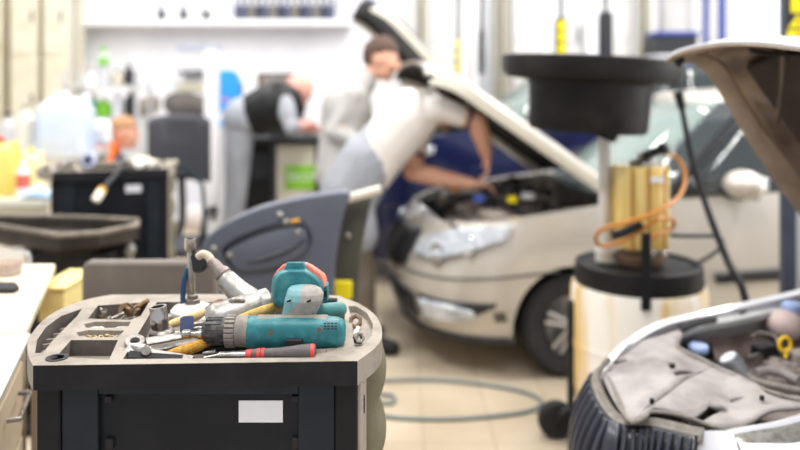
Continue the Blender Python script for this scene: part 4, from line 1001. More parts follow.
M_hin = mat('brown_underside', '4a3b30', .32, .35, dirt='806b58', amount=.5, scale=5, coat=.4)
M_hfr = mat('dusty_hood_frame', '9c8a78', .55, dirt='7b6a5a', amount=.5, scale=8)
def hl_(i, o):
    r = []
    n = 16
    for k in range(n): r.append(hp(i / (2 * hw), i / LH + (1 - 2 * i / LH) * k / n, o))
    for k in range(n): r.append(hp(i / (2 * hw) + (1 - i / hw) * k / n, 1 - i / LH, o))
    for k in range(n): r.append(hp(1 - i / (2 * hw), 1 - i / LH - (1 - 2 * i / LH) * k / n, o))
    for k in range(n): r.append(hp(1 - i / (2 * hw) - (1 - i / hw) * k / n, i / LH, o))
    return r
obj('inner_frame', RG([hl_(.003, -.004), hl_(.005, -.016), hl_(.018, -.026), hl_(.050, -.030), hl_(.066, -.018), hl_(.068, -.008), hl_(.003, -.004)], cap=False), M_hfr, hood, ang=50)
obj('inner_skin', RG([[hp(.05 + .9 * a, .045 + .91 * t, -.013 - .006 * math.sin(6.5 * t + 2 * a) ** 2) for t in Tt] for a in A], closed=False, cap=False), M_hin, hood, solid=.004, off=0, ang=60)
obj('insulation_pad', RG([[hp(.13 + .76 * a, .08 + (.76 + .05 * math.sin(PI * a)) * t, -.028 - .005 * math.sin(12 * a) * math.sin(9 * t)) for t in Tt] for a in A], closed=False, cap=False), mat('sound_pad', '3c3029', .9, dirt='2c2420', amount=.5, scale=6), hood, solid=.012, off=0, ang=60)
for k, (a0, t0, a1, t1, r) in enumerate([(.10, .66, .30, .90, .010), (.28, .74, .42, .93, .012), (.48, .70, .50, .95, .012), (.70, .72, .60, .94, .012)]):
    obj('stiffener', MB().tube([hp(a0, t0, -.02), hp((a0 + a1) / 2, (t0 + t1) / 2, -.030), hp(a1, t1, -.02)], r, 10, 4), M_hfr if k else M_hin, hood)
lk = obj('hood_latch', MB().box(hp(.40, .86, -.036), (.09, .05, .018), (0, .6, .5)).tube([hp(.36, .84, -.03), hp(.40, .87, -.07), hp(.45, .86, -.03)], .006, 8, 4), M_black, hood, bevel=.003)
obj('latch_hook', MB().tube([hp(.40, .87, -.04), hp(.36, .83, -.07), hp(.33, .79, -.06)], .006, 8, 4), M_steel, lk)
obj('safety_lever', MB().tube([hp(.20, .90, -.03), hp(.27, .88, -.045), hp(.36, .87, -.035)], .007, 8, 4), M_black, hood)
obj('hood_hinge', MB().tube([HF + V((-.05, .0, -.08)), HF + V((-.02, 0, .0)), hp(.02, .12, -.02)], .014, 8, 3), M_rail, hood)
obj('buffer', MB().cyl(hp(.05, .97, -.03), hp(.05, .97, -.055), .012), M_rubber, hood)
# ================================================================ oil drainer
def streak_mat(name, col, dirt, sc=(5, 5, .5), lo=.5, hi=.68, rough=.4, alpha=1, trans=0):
    m = mat(name, col, rough, alpha=alpha, trans=trans); nt = m.node_tree; b = nt.nodes['Principled BSDF']
    tc = nt.nodes.new('ShaderNodeTexCoord'); mp = nt.nodes.new('ShaderNodeMapping'); mp.inputs['Scale'].default_value = sc
    n = nt.nodes.new('ShaderNodeTexNoise'); n.inputs['Scale'].default_value = 1; n.inputs['Detail'].default_value = 4
    r = nt.nodes.new('ShaderNodeValToRGB'); r.color_ramp.elements[0].position = lo; r.color_ramp.elements[1].position = hi
    r.color_ramp.elements[0].color = lin(col); r.color_ramp.elements[1].color = lin(dirt)
    nt.links.new(tc.outputs['Object'], mp.inputs['Vector']); nt.links.new(mp.outputs[0], n.inputs['Vector']); nt.links.new(n.outputs['Fac'], r.inputs['Fac']); nt.links.new(r.outputs['Color'], b.inputs['Base Color'])
    return m
M_tank = streak_mat('oil_stained_tank', 'faf5ea', 'e6c173', (8, 8, .6), .50, .63)
M_amber = streak_mat('amber_tank', 'ecd68c', 'cf9f3c', (14, 14, 1), .40, .7, .2)
DY = 3.32
dc = P(638, 0, DY).x
dr = thing('oil_drainer', 'white oil stained drain tank on casters carrying a wide black bowl on a post', 'oil drainer', (dc, DY, 0))
zz = lambda y, Y=DY: P(0, y, Y).z
rb = 66 * DY / F
zb0, zb1 = zz(398), zz(282)
obj('tank', MB().lathe([(0, 0), (rb * .93, 0), (rb * .985, .03), (rb, .08), (rb, zb1 - zb0 - .03), (rb * .97, zb1 - zb0), (0, zb1 - zb0)], (dc, DY, zb0), (0, 0, 1), 48), M_tank, dr, ang=50)
obj('lid', MB().lathe([(0, 0), (rb * .93, 0), (rb * .95, .012), (rb * .93, zz(262) - zb1), (rb * .86, zz(262) - zb1 + .004), (rb * .84, zz(262) - zb1 - .01), (0, zz(262) - zb1 - .01)], (dc, DY, zb1), (0, 0, 1), 48), M_black, dr, ang=50)
obj('tank_band', MB().lathe([(rb * .99, 0), (rb * 1.01, 0), (rb * 1.01, .02), (rb * .99, .02), (rb * .99, 0)], (dc, DY, zb0 + .24), (0, 0, 1), 48), M_tank, dr)
ch = MB().b2((dc - rb - .02, DY - .03, .085), (dc + rb + .02, DY + .03, .12)); ch.b2((dc - .03, DY - rb - .02, .085), (dc + .03, DY + rb + .02, .12)); ch.cyl((dc, DY, .10), (dc, DY, zb0 + .002), rb * .85, seg=36)
obj('chassis', ch, M_black, dr, bevel=.006)
cw = P(555, 0, DY).x
for k, (x, y) in enumerate([(cw, DY - .02), (dc + rb + .06, DY + .02), (dc - .05, DY + rb + .03), (dc + .05, DY - rb + .06)]):
    r = .078 if k < 2 else .06
    w_ = obj('caster', MB().lathe([(0, 0), (r * .9, 0), (r, .012), (r, .043), (r * .9, .055), (0, .055)], (x - (.0 if k > 1 else 0), y - .0275, r), (0, 1, 0), 26), M_rubber, dr)
    obj('caster_arm', MB().tube([(x, y - .035, r), (x + (dc - x) * .12, y - .035, r + .05), (x + (dc - x) * .4, y - .03, .105)], .022, 8, 3).cyl((x, y - .045, r), (x, y + .04, r), .012), M_black, w_)
obj('side_rail', MB().b2((dc - rb - .018, DY - .03, .1), (dc - rb + .004, DY + .02, zz(300))), M_black, dr, bevel=.004)
# post, measuring jar
px0 = P(606, 0, DY).x
obj('post', MB().cyl((px0, DY + .02, zz(262)), (px0, DY + .02, zz(125)), .026, seg=20).cyl((px0, DY + .02, zz(262)), (px0, DY + .02, zz(250)), .04), streak_mat('post_white', 'd9d6cf', 'b9a988', (6, 6, 2)), dr)
jx, jr = P(640, 0, DY).x, 28 * DY / F
jz0, jz1 = zz(245), zz(165)
obj('measuring_jar', MB().lathe([(0, 0), (jr * .96, 0), (jr, .012), (jr, jz1 - jz0 - .015), (jr * .95, jz1 - jz0), (0, jz1 - jz0)], (jx, DY, jz0), (0, 0, 1), 36), M_amber, dr, ang=50)
for dx in (-.07, .0, .065): obj('jar_rod', MB().cyl((jx + dx, DY - jr - .004, jz0), (jx + dx, DY - jr - .004, jz1), .006), mat('dark_amber', 'a3752a', .4), dr)
obj('jar_foot', MB().lathe([(0, 0), (jr * .8, 0), (jr * .9, .03), (jr * .9, .045), (0, .045)], (jx, DY, zz(262) - .004), (0, 0, 1), 30), M_rust, dr)
obj('jar_cap', MB().lathe([(0, 0), (jr * .6, 0), (jr * .5, .02), (.03, .03), (.03, .05), (0, .05)], (jx + .02, DY, jz1), (0, 0, 1), 26), M_steel, dr)
obj('jar_label', MB().box((jx + .03, DY - jr - .012, zz(176)), (.055, .004, .022)), M_label, dr)
obj('valve', MB().cyl((jx + .0, DY - .04, jz1 + .04), (jx + .085, DY - .05, jz1 + .075), .02).ball((jx + .08, DY - .05, jz1 + .075), .028), M_black, dr)
M_hose = mat('orange_hose', 'c07a2a', .4)
def pth(l, Y): return [P(x, y, Y + d) for x, y, d in l]
obj('suction_hose', MB().tube(pth([(661, 152, 0), (677, 158, -.05), (685, 175, -.1), (680, 195, -.2), (660, 210, -.3), (630, 222, -.34), (605, 228, -.3), (596, 237, -.25), (602, 246, -.2), (625, 240, -.26), (655, 221, -.3), (672, 219, -.2), (672, 228, -.15), (655, 236, -.2), (640, 243, -.2)], DY), .0085, 10, 6), M_hose, dr)
obj('strap', MB().box((P(645, 0, DY - rb).x, DY - rb - .012, (zz(232, DY - rb) + zz(310, DY - rb)) / 2), (.038, .012, zz(232, DY - rb) - zz(310, DY - rb))), M_black, dr, bevel=.003)
obj('probe', MB().tube(pth([(612, 236, -.3), (625, 232, -.3), (641, 223, -.3)], DY), .018, 10, 3), M_black, dr)
obj('handle_bar', MB().tube(pth([(668, 235, 0), (690, 236, .02), (712, 236, .05), (722, 240, .08), (718, 250, .05), (700, 262, .0), (690, 264, 0)], DY), .009, 10, 4), M_dark, dr)
for x in (652, 665): obj('nozzle', MB().cyl(P(x, 255, DY - .18), P(x + 4, 250, DY - .18), .018, .012), M_chrome, dr)
# bowl on top of the post
bc = V((P(590, 0, DY).x, DY, 0)); R1 = 87 * DY / F; R2 = 60 * DY / F
zt1, zt2, zt3 = zz(60), zz(81), zz(131)
obx = P(612, 0, DY).x
tilt = V((.055, 0, 1))
M_bowl = mat('bowl_black', '171616', .5, dirt='2a2725', amount=.35, scale=7, spec=.25)
bl_ = obj('bowl', MB().lathe([(0, zt3 - zt2), (R2 * .93, zt3 - zt2), (R2 * .97, zt3 - zt2 + .015), (R2, -.03), (R2 * 1.03, -.008), (R1 * .96, .004), (R1, .03), (R1 * 1.01, zt1 - zt2), (R1 * .985, zt1 - zt2 + .006), (R1 * .96, zt1 - zt2), (R1 * .93, .03), (R2 * .8, .0), (R2 * .7, zt3 - zt2 + .03), (0, zt3 - zt2 + .03)], (bc.x + 0, DY, zt2), tilt, 56, ), M_bowl, dr, ang=45)
obj('bowl_grating', MB().lathe([(R2 * .2, 0), (R2 * .75, 0), (R2 * .75, .006), (R2 * .2, .006), (R2 * .2, 0)], (bc.x, DY, zt2 - .02), tilt, 40), M_dark, bl_)
obj('clamp', MB().cyl((px0, DY + .02, zt3 - .03), (px0 + .02, DY + .01, zt3 + .02), .05), M_black, dr)
# long black lever leaning beside it
q = thing('lever_bar', 'long thin black bar leaning between the drain bowl and the white car', 'bar', P(747, 302, 3.05) * 1)
q.location.z = 0
obj('rod', MB().tube([P(680, 96, 3.4), P(690, 150, 3.36), P(706, 205, 3.28), P(728, 262, 3.17), P(747, 305, 3.05), V((P(780, 0, 2.95).x, 3.0, .02))], [.012, .013, .014, .015, .016, .016], 10, 4), M_black, q)
obj('grip', MB().cyl(P(678, 92, 3.4), P(682, 108, 3.4), .022, .018), M_rubber, q)
# lift column right, with the warning sign
LY = 3.55
lx0, lx1 = P(784, 0, LY).x, P(818, 0, LY).x
q = thing('lift_column', 'dark lift column with a yellow warning sign, at the right edge behind the open white hood', 'vehicle lift', ((lx0 + lx1) / 2, LY + .1, 0))
M_col = mat('lift_blue_grey', '3a4150', .5, dirt='2e343f', amount=.3, scale=4)
obj('column', MB().b2((lx0, LY, .02), (P(797, 0, LY).x, LY + .05, 2.9)), M_col, q, bevel=.006)
obj('column_web', MB().b2((P(797, 0, LY).x, LY + .012, .02), (lx1, LY + .05, 2.9)), mat('lift_light', 'b4b4b4', .5), q, bevel=.004)
obj('base_plate', MB().b2((lx0 - .1, LY - .12, 0), (lx1 + .1, LY + .36, .02)), M_dark, q, bevel=.004)
M_sg = mat('sign_black', '2a2b2f', .5)
zl0, zl1 = zz(57, LY), zz(-16, LY)
sg = obj('warning_sign', MB().b2((lx0, LY - .012, zl0), (P(816, 0, LY).x, LY - .001, zl1)), M_sg, q, bevel=.002)
X = lambda x: P(x, 0, LY).x
m = MB().b2((X(789), LY - .016, zz(13, LY)), (X(811), LY - .012, zz(-12, LY)))
obj('sign_panel', m, M_yel, sg, bevel=.003)
def tri(cx, cy, h, w): 
    return MB().prism([V((X(cx - w), LY - .016, zz(cy + h / 2, LY))), V((X(cx + w), LY - .016, zz(cy + h / 2, LY))), V((X(cx), LY - .016, zz(cy - h / 2, LY)))], (0, .004, 0))
obj('sign_triangle', tri(796.5, 21, 14, 10), M_yel, sg, bevel=.001)
obj('exclamation_mark', MB().b2((X(796), LY - .0175, zz(24, LY)), (X(797.2), LY - .016, zz(18.5, LY))).b2((X(796), LY - .0175, zz(26.6, LY)), (X(797.2), LY - .016, zz(25.4, LY))), M_sg, sg)
obj('sign_round', MB().b2((X(785.6), LY - .016, zz(43, LY)), (X(809), LY - .012, zz(30, LY))), M_yel, sg, bevel=.004)
obj('exclamation_mark', MB().b2((X(796), LY - .0175, zz(38.5, LY)), (X(797.2), LY - .016, zz(32, LY))).b2((X(796), LY - .0175, zz(41.3, LY)), (X(797.2), LY - .016, zz(40, LY))), M_sg, sg)
q = thing('white_column', 'bare white steel column at the right, just left of the warning sign', 'post', (P(777, 0, 6.8).x, 6.8, 0))
obj('column', MB().b2((P(770, 0, 6.7).x, 6.7, 0), (P(784, 0, 6.7).x, 6.9, 3.4)), M_white, q, bevel=.006)
obj('base_plate', MB().b2((P(762, 0, 6.7).x, 6.6, 0), (P(792, 0, 6.7).x, 7.0, .02)), M_dark, q)
# ================================================================ grey moulded machine cover
GY = 2.95
g_out = [(203, 300), (199, 285), (199, 268), (200, 252), (206, 238), (218, 228), (235, 218), (262, 207), (293, 199.5), (324, 194), (347, 192), (349, 200), (343, 215), (338, 240), (334, 268), (333, 300)]
q = thing('machine_cover', 'big dark grey moulded machine cover with an arched slot, standing behind the foreground trolley', 'machine cover', (P(268, 0, GY).x, GY + .1, 0))
M_grey = mat('slate_plastic', '5c606b', .45, dirt='666a74', amount=.3, scale=5)
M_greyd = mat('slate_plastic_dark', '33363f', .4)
M_olv = mat('olive_grey', '4c4b41', .6, dirt='3d3c35', amount=.3, scale=7)
top_ = catmull([P(x, y, GY) for x, y in g_out], 3)
zlow = .10
poly = top_ + [V((P(333, 0, GY).x, GY, zlow)), V((P(203, 0, GY).x, GY, zlow))]
obj('front_shell', MB().prism(poly, (0, .10, 0)), M_grey, q, bevel=.008)
side = [(343, 201), (372, 197), (366, 225), (360, 255), (357, 300)]
sp = [P(x, y, GY + .12) for x, y in side]
obj('side_shell', MB().prism([V((P(334, 0, GY + .12).x, GY + .12, zlow))] + [P(335, 262, GY + .12), P(339, 230, GY + .12)] + sp + [V((P(357, 0, GY + .12).x, GY + .12, zlow))], (0, .22, 0)), M_olv, q, bevel=.006)
fr_arc = [(222, 249), (240, 237), (262, 228), (285, 222.5), (300, 221), (309, 226), (312, 240), (300, 255), (272, 266), (245, 269), (230, 266)]
ip = catmull([P(x, y, GY - .001) for x, y in fr_arc], 4, True)
cen = sum(ip, V((0, 0, 0))) / len(ip)
obj('recess_shade', RG([[p + V((0, 0, 0)) for p in ip], [cen + (p - cen) * .955 + V((0, -.012, 0)) for p in ip], [cen + (p - cen) * .92 + V((0, -.002, 0)) for p in ip]], cap=False), M_greyd, q)  # dark ring put in as the shade in the gap round the slot
ip2 = [cen + (p - cen) * .9 + V((.004, -.004, -.012)) for p in ip]
obj('slot_panel', RG([ip2, [cen + (p - cen) * .97 + V((0, -.016, 0)) for p in ip2], [cen + (p - cen) * .5 + V((0, -.024, 0)) for p in ip2]]), M_grey, q, ang=60)
for pts, r in (([(222, 248), (240, 236), (262, 227), (284, 222)], .0075), ([(246, 263), (268, 258), (290, 249), (306, 238)], .011)):
    obj('slot', MB().tube([P(x, y, GY - .022) for x, y in pts], [r * .4, r, r, r * .4], 10, 6), M_greyd, q)
for x, y in ((214, 249), (229.5, 255), (280, 215), (298, 233), (348, 236), (285.5, 222)):
    obj('stud', MB().ball(P(x, y, GY - .02 if x < 330 else GY + .10), (.013, .008, .013), 14), M_alu, q)
obj('yellow_clip', MB().box(P(295, 221, GY - .022), (.035, .012, .014), (0, -.15, 0)), mat('amber_clip', 'd9a43c', .5), q, bevel=.003)
obj('grab_bar', MB().tube([P(346, 199, GY + .05), P(350, 198, GY + .05), P(365, 193.5, GY + .05), P(381, 189, GY + .05)], .018, 14, 3), mat('cream_bar', 'ddd6c4', .45), q)
obj('yellow_block', MB().b2(P(334, 300, GY + .1), P(352, 281, GY + .1) + V((0, .02, 0))), M_yel, q, bevel=.008)
for x in (222, 315): obj('foot', MB().b2((P(x, 0, GY).x - .05, GY - .02, 0), (P(x, 0, GY).x + .05, GY + .34, zlow)), M_black, q, bevel=.008)
# ================================================================ chair with a brown backrest
CY = 2.38
q = thing('workshop_chair', 'chair with a plain grey brown backrest right behind the foreground trolley', 'chair', (P(148, 0, CY).x, CY - .12, 0))
x0, x1 = P(81, 0, CY).x, P(216, 0, CY).x; zt_ = P(0, 262, CY).z
M_seat = mat('grey_brown_vinyl', '6d645c', .6, dirt='7c7268', amount=.3, scale=5)
rp = []
for (xx, z_) in [(x0, .60), (x0, zt_ - .02), (x0 + .008, zt_ - .006), (x0 + .02, zt_), (x1 - .02, zt_), (x1 - .006, zt_ - .006), (x1, zt_ - .02), (x1, .60)]: rp.append(V((xx, CY, z_)))
obj('backrest', MB().prism(rp, (0, .05, 0)), M_seat, q, bevel=.01)
obj('seat', MB().b2((x0, CY + .06, .42), (x1, CY + .44, .49)), M_seat, q, bevel=.02)
obj('back_bracket', MB().tube([((x0 + x1) / 2, CY + .06, .68), ((x0 + x1) / 2, CY + .075, .5), ((x0 + x1) / 2, CY + .15, .41)], .02, 8, 3), M_black, q)
cx_ = (x0 + x1) / 2; cy_ = CY + .25
obj('gas_lift', MB().cyl((cx_, cy_, .09), (cx_, cy_, .42), .025), M_black, q)
for k in range(5):
    a = 2 * PI * k / 5 + .3; e = V((cx_ + .25 * math.cos(a), cy_ + .25 * math.sin(a), .075))
    l = obj('leg', MB().cyl((cx_, cy_, .11), e, .022, .014), M_black, q); obj('caster', MB().cyl(e + V((-.02, 0, -.045)), e + V((.02, 0, -.045)), .03), M_rubber, l)
# ================================================================ parts washer basin
q = thing('drip_basin', 'dark steel drip basin on a pedestal in front of the dark trolley at the left', 'basin', (-1.62, 3.6, 0))
bo = [(-28, 222), (0, 227), (60, 237), (100, 234), (139, 226), (139, 221), (95, 218.5), (40, 217), (-28, 217)]
BZ = .86
bp3 = [PZ(x, y, BZ) for x, y in bo]; cb_ = sum(bp3, V((0, 0, 0))) / len(bp3)
def sc(k, z): return [V((cb_.x + (p.x - cb_.x) * k, cb_.y + (p.y - cb_.y) * k, z)) for p in bp3]
M_bas = mat('basin_steel', '3c352e', .55, .4, dirt='241f1b', amount=.4, scale=6)
obj('tray', RG([sc(.45, BZ - .13), sc(.93, BZ - .07), sc(1.0, BZ - .055), sc(1.0, BZ), sc(.90, BZ - .004), sc(.86, BZ - .05), sc(.4, BZ - .11)]), M_bas, q, ang=30)
obj('rim', MB().tube(sc(.985, BZ + .004), .012, 8, closed=True), mat('rim_grey', '8a8072', .5, .4, dirt='5f574c', amount=.4, scale=20), q)
obj('pedestal', MB().b2((-1.68, 3.45, .04), (-1.30, 3.75, BZ - .10)), M_black, q, bevel=.01)
obj('drain_pipe', MB().cyl((-1.27, 3.6, .3), (-1.27, 3.6, BZ - .06), .02).ball((-1.27, 3.6, BZ - .12), .035), M_alu, q)
obj('base', MB().b2((-1.75, 3.3, 0), (-1.25, 3.8, .04)), M_black, q, bevel=.01)
# ================================================================ tables at the left edge
q = thing('cream_table', 'table with a pale cream top at the left, a glass mug standing on it', 'table', (-1.45, 2.45, 0))
M_ctop = mat('cream_top', 'f0e4c6', .4)
TZ2 = .85
a, b_ = PZ(55, 264, TZ2), PZ(25, 331, TZ2)
u_ = (b_ - a); 
poly = [a, b_, b_ + V((-.75, 0, 0)), a + V((-.75, -.02, 0))]
obj('top', MB().prism([p - V((0, 0, .028)) for p in poly], (0, 0, .028)), M_ctop, q, bevel=.003)
for p in (a + V((-.16, -.07, 0)), b_ + V((-.06, .07, 0)), b_ + V((-.65, .06, 0)), a + V((-.65, -.08, 0))): obj('leg', MB().b2((p.x - .02, p.y - .02, 0), (p.x + .02, p.y + .02, TZ2 - .028)), M_beige, q)
q2 = thing('glass_mug', 'clear glass mug half full of amber drink on the cream table', 'mug', PZ(8, 275, TZ2))
mc = PZ(9, 274.5, TZ2)
obj('glass', MB().lathe([(.040, 0), (.046, .004), (.048, .09), (.045, .09), (.043, .006), (0, .005)], mc, (0, 0, 1), 30), mat('clear_glass', 'd9dee0', .05, alpha=.22, coat=1), q2)
obj('drink', MB().lathe([(0, .007), (.042, .007), (.043, .045), (0, .045)], mc, (0, 0, 1), 30), mat('amber_drink', '9a6020', .2), q2)
obj('handle', MB().tube([mc + V((.045, 0, .075)), mc + V((.066, 0, .075)), mc + V((.072, 0, .05)), mc + V((.064, 0, .025)), mc + V((.046, 0, .022))], .006, 8, 4), mat('clear_glass2', 'd9dee0', .05, alpha=.45, coat=1), q2)
tag(obj('flat_case', MB().prism([PZ(x, y, TZ2 + .0) for x, y in ((-6, 286), (16, 286), (20, 291), (14, 294), (-6, 294))], (0, 0, .016)), M_rubber, bevel=.004), 'small black flat case on the cream table, in front of the mug', 'case')
q = thing('wooden_crate_shelf', 'yellowish wooden box on legs just right of the cream table', 'box', (-1.08, 2.65, 0))
M_yw = mat('yellow_wood', 'e3cd88', .6, dirt='d0b86c', amount=.3, scale=8)
a1, b1 = P(42, 330, 2.75), P(68, 288, 2.75)
obj('box_body', MB().b2((a1.x, 2.72, P(0, 320, 2.75).z), (b1.x, 2.98, b1.z)), M_yw, q, bevel=.006)
obj('box_lid', MB().b2((a1.x - .005, 2.71, b1.z), (b1.x + .006, 2.99, b1.z + .012)), M_yw, q, bevel=.003)
for x in (a1.x + .02, b1.x - .02):
    for y in (2.75, 2.95): obj('leg', MB().b2((x - .012, y - .012, 0), (x + .012, y + .012, P(0, 320, 2.75).z)), M_beige, q)
q = thing('drawer_cabinet', 'drawer cabinet with a pale green glass top at the bottom left corner', 'cabinet', (-.98, 1.78, 0))
GZ = .86
ga, gb = PZ(31, 333, GZ), PZ(-2, 402, GZ)
poly = [ga, gb, gb + V((-.5, -.02, 0)), ga + V((-.5, 0, 0))]
obj('glass_top', MB().prism([p - V((0, 0, .012)) for p in poly], (0, 0, .012)), mat('pale_green_glass', 'c6d2c4', .15, coat=.6), q, bevel=.002)
n_ = (gb - ga).normalized(); sdv = V((n_.y, -n_.x, 0))
if sdv.x < 0: sdv = -sdv
pb = [ga - sdv * .02 + n_ * .02, gb - sdv * .02 - n_ * .02, gb + V((-.48, 0, 0)), ga + V((-.48, -.01, 0))]
obj('carcass', MB().prism([V((p.x, p.y, .03)) for p in pb], (0, 0, GZ - .045)), mat('carcass_brown', '8a7868', .6, dirt='77685a', amount=.3, scale=6), q, bevel=.004)
for k in range(4):
    z0 = .06 + k * .19; fa = ga - sdv * .012 + n_ * .05; fb = gb - sdv * .012 - n_ * .05
    d_ = obj('drawer', MB().prism([V((p.x, p.y, z0)) for p in (fa, fb, fb - sdv * .012, fa - sdv * .012)], (0, 0, .175)), mat('drawer_beige', 'b8a68e', .55), q, bevel=.003)
    mid = (fa + fb) / 2; obj('handle', MB().tube([V((mid.x, mid.y, z0 + .13)) - n_ * .08 + sdv * .004, V((mid.x, mid.y, z0 + .13)) - n_ * .08 + sdv * .03, V((mid.x, mid.y, z0 + .13)) + n_ * .08 + sdv * .03, V((mid.x, mid.y, z0 + .13)) + n_ * .08 + sdv * .004], .006, 8), M_steel, d_)
q = thing('beige_cupboard', 'low beige cupboard between the green topped cabinet and the foreground trolley', 'cupboard', (-.93, 2.1, 0))
xa, xb = -.985, -.85
obj('body', MB().b2((xa, 2.05, .06), (xb, 2.28, P(0, 342, 2.0).z)), mat('cupboard_beige', 'b9a892', .55, dirt='ab9a84', amount=.3, scale=5), q, bevel=.006)
obj('door', MB().b2((xa + .01, 2.036, .08), ((xa + xb) / 2 - .002, 2.05, P(0, 346, 2.0).z)), mat('cupboard_beige', 'b9a892'), q, bevel=.003)
obj('door', MB().b2(((xa + xb) / 2 + .002, 2.036, .08), (xb - .006, 2.05, P(0, 346, 2.0).z)), mat('cupboard_beige', 'b9a892'), q, bevel=.003)
obj('plinth', MB().b2((xa + .02, 2.07, 0), (xb - .02, 2.26, .06)), M_black, q)
# air hose looped on the floor
hp_ = [(300, 392), (340, 385), (380, 381), (430, 380), (480, 384), (520, 391), (541, 400), (535, 409), (505, 415), (450, 419), (400, 418), (378, 414), (366, 407), (377, 403), (392, 403), (393, 396), (378, 394)]
tag(obj('air_hose', MB().tube([PZ(x, y, .010) for x, y in hp_], .009, 10, 8), mat('teal_grey_hose', '6f7b7b', .5)), 'thin grey green air hose looped on the tiled floor in front of the silver car', 'hose')
# ================================================================ dark hose from the silver car, bench and things at the back left
def bench(name, label, x0, x1, ytop, Y, depth, mtop, mleg, shelf=True, cat='workbench'):
    z = P(0, ytop, Y).z; a, b = P(x0, 0, Y).x, P(x1, 0, Y).x
    q = thing(name, label, cat, ((a + b) / 2, Y + depth / 2, 0))
    obj('top', MB().b2((a, Y, z - .045), (b, Y + depth, z)), mtop, q, bevel=.005)
    for x in (a + .04, b - .04):
        for y in (Y + .05, Y + depth - .05): obj('leg', MB().b2((x - .03, y - .03, 0), (x + .03, y + .03, z - .045)), mleg, q)
    if shelf: obj('shelf', MB().b2((a + .03, Y + .04, .22), (b - .03, Y + depth - .03, .25)), mleg, q)
    return q, z
q, bz = bench('workbench', 'dark topped workbench with a green sign on its cream cupboard, behind the mechanics', 228, 324, 138, 5.85, .6, M_dark, M_black)
a, b_ = P(236, 0, 6.0).x, P(272, 0, 6.0).x
ca = obj('drawer_unit', MB().b2((a, 5.89, .1), (b_, 6.4, bz - .05)), M_black, q, bevel=.006)
for k in range(4): obj('drawer', MB().b2((a + .015, 5.87, .13 + k * .22), (b_ - .015, 5.89, .33 + k * .22)), M_dark if k % 2 else M_black, ca, bevel=.004)
a, b_ = P(276, 0, 5.87).x, P(322, 0, 5.87).x
cc = obj('cream_cupboard', MB().b2((a, 5.89, .3), (b_, 6.4, bz - .05)), mat('cream_metal', 'e6e0cc', .5), q, bevel=.008)
M_grn = mat('sign_green', '8fd61e', .5)
zs0, zs1 = P(0, 189, 5.87).z, P(0, 166, 5.87).z
gs = obj('green_sign', MB().b2((P(285, 0, 5.87).x, 5.875, zs0), (P(331, 0, 5.87).x, 5.888, zs1)), M_grn, cc, bevel=.002)
obj('sign_letters', MB().text('ŠKODA', .105, Matrix.Translation((P(309, 0, 5.87).x, 5.873, (zs0 + zs1) / 2)) @ Euler((PI / 2, 0, 0)).to_matrix().to_4x4(), .002), M_white, gs)
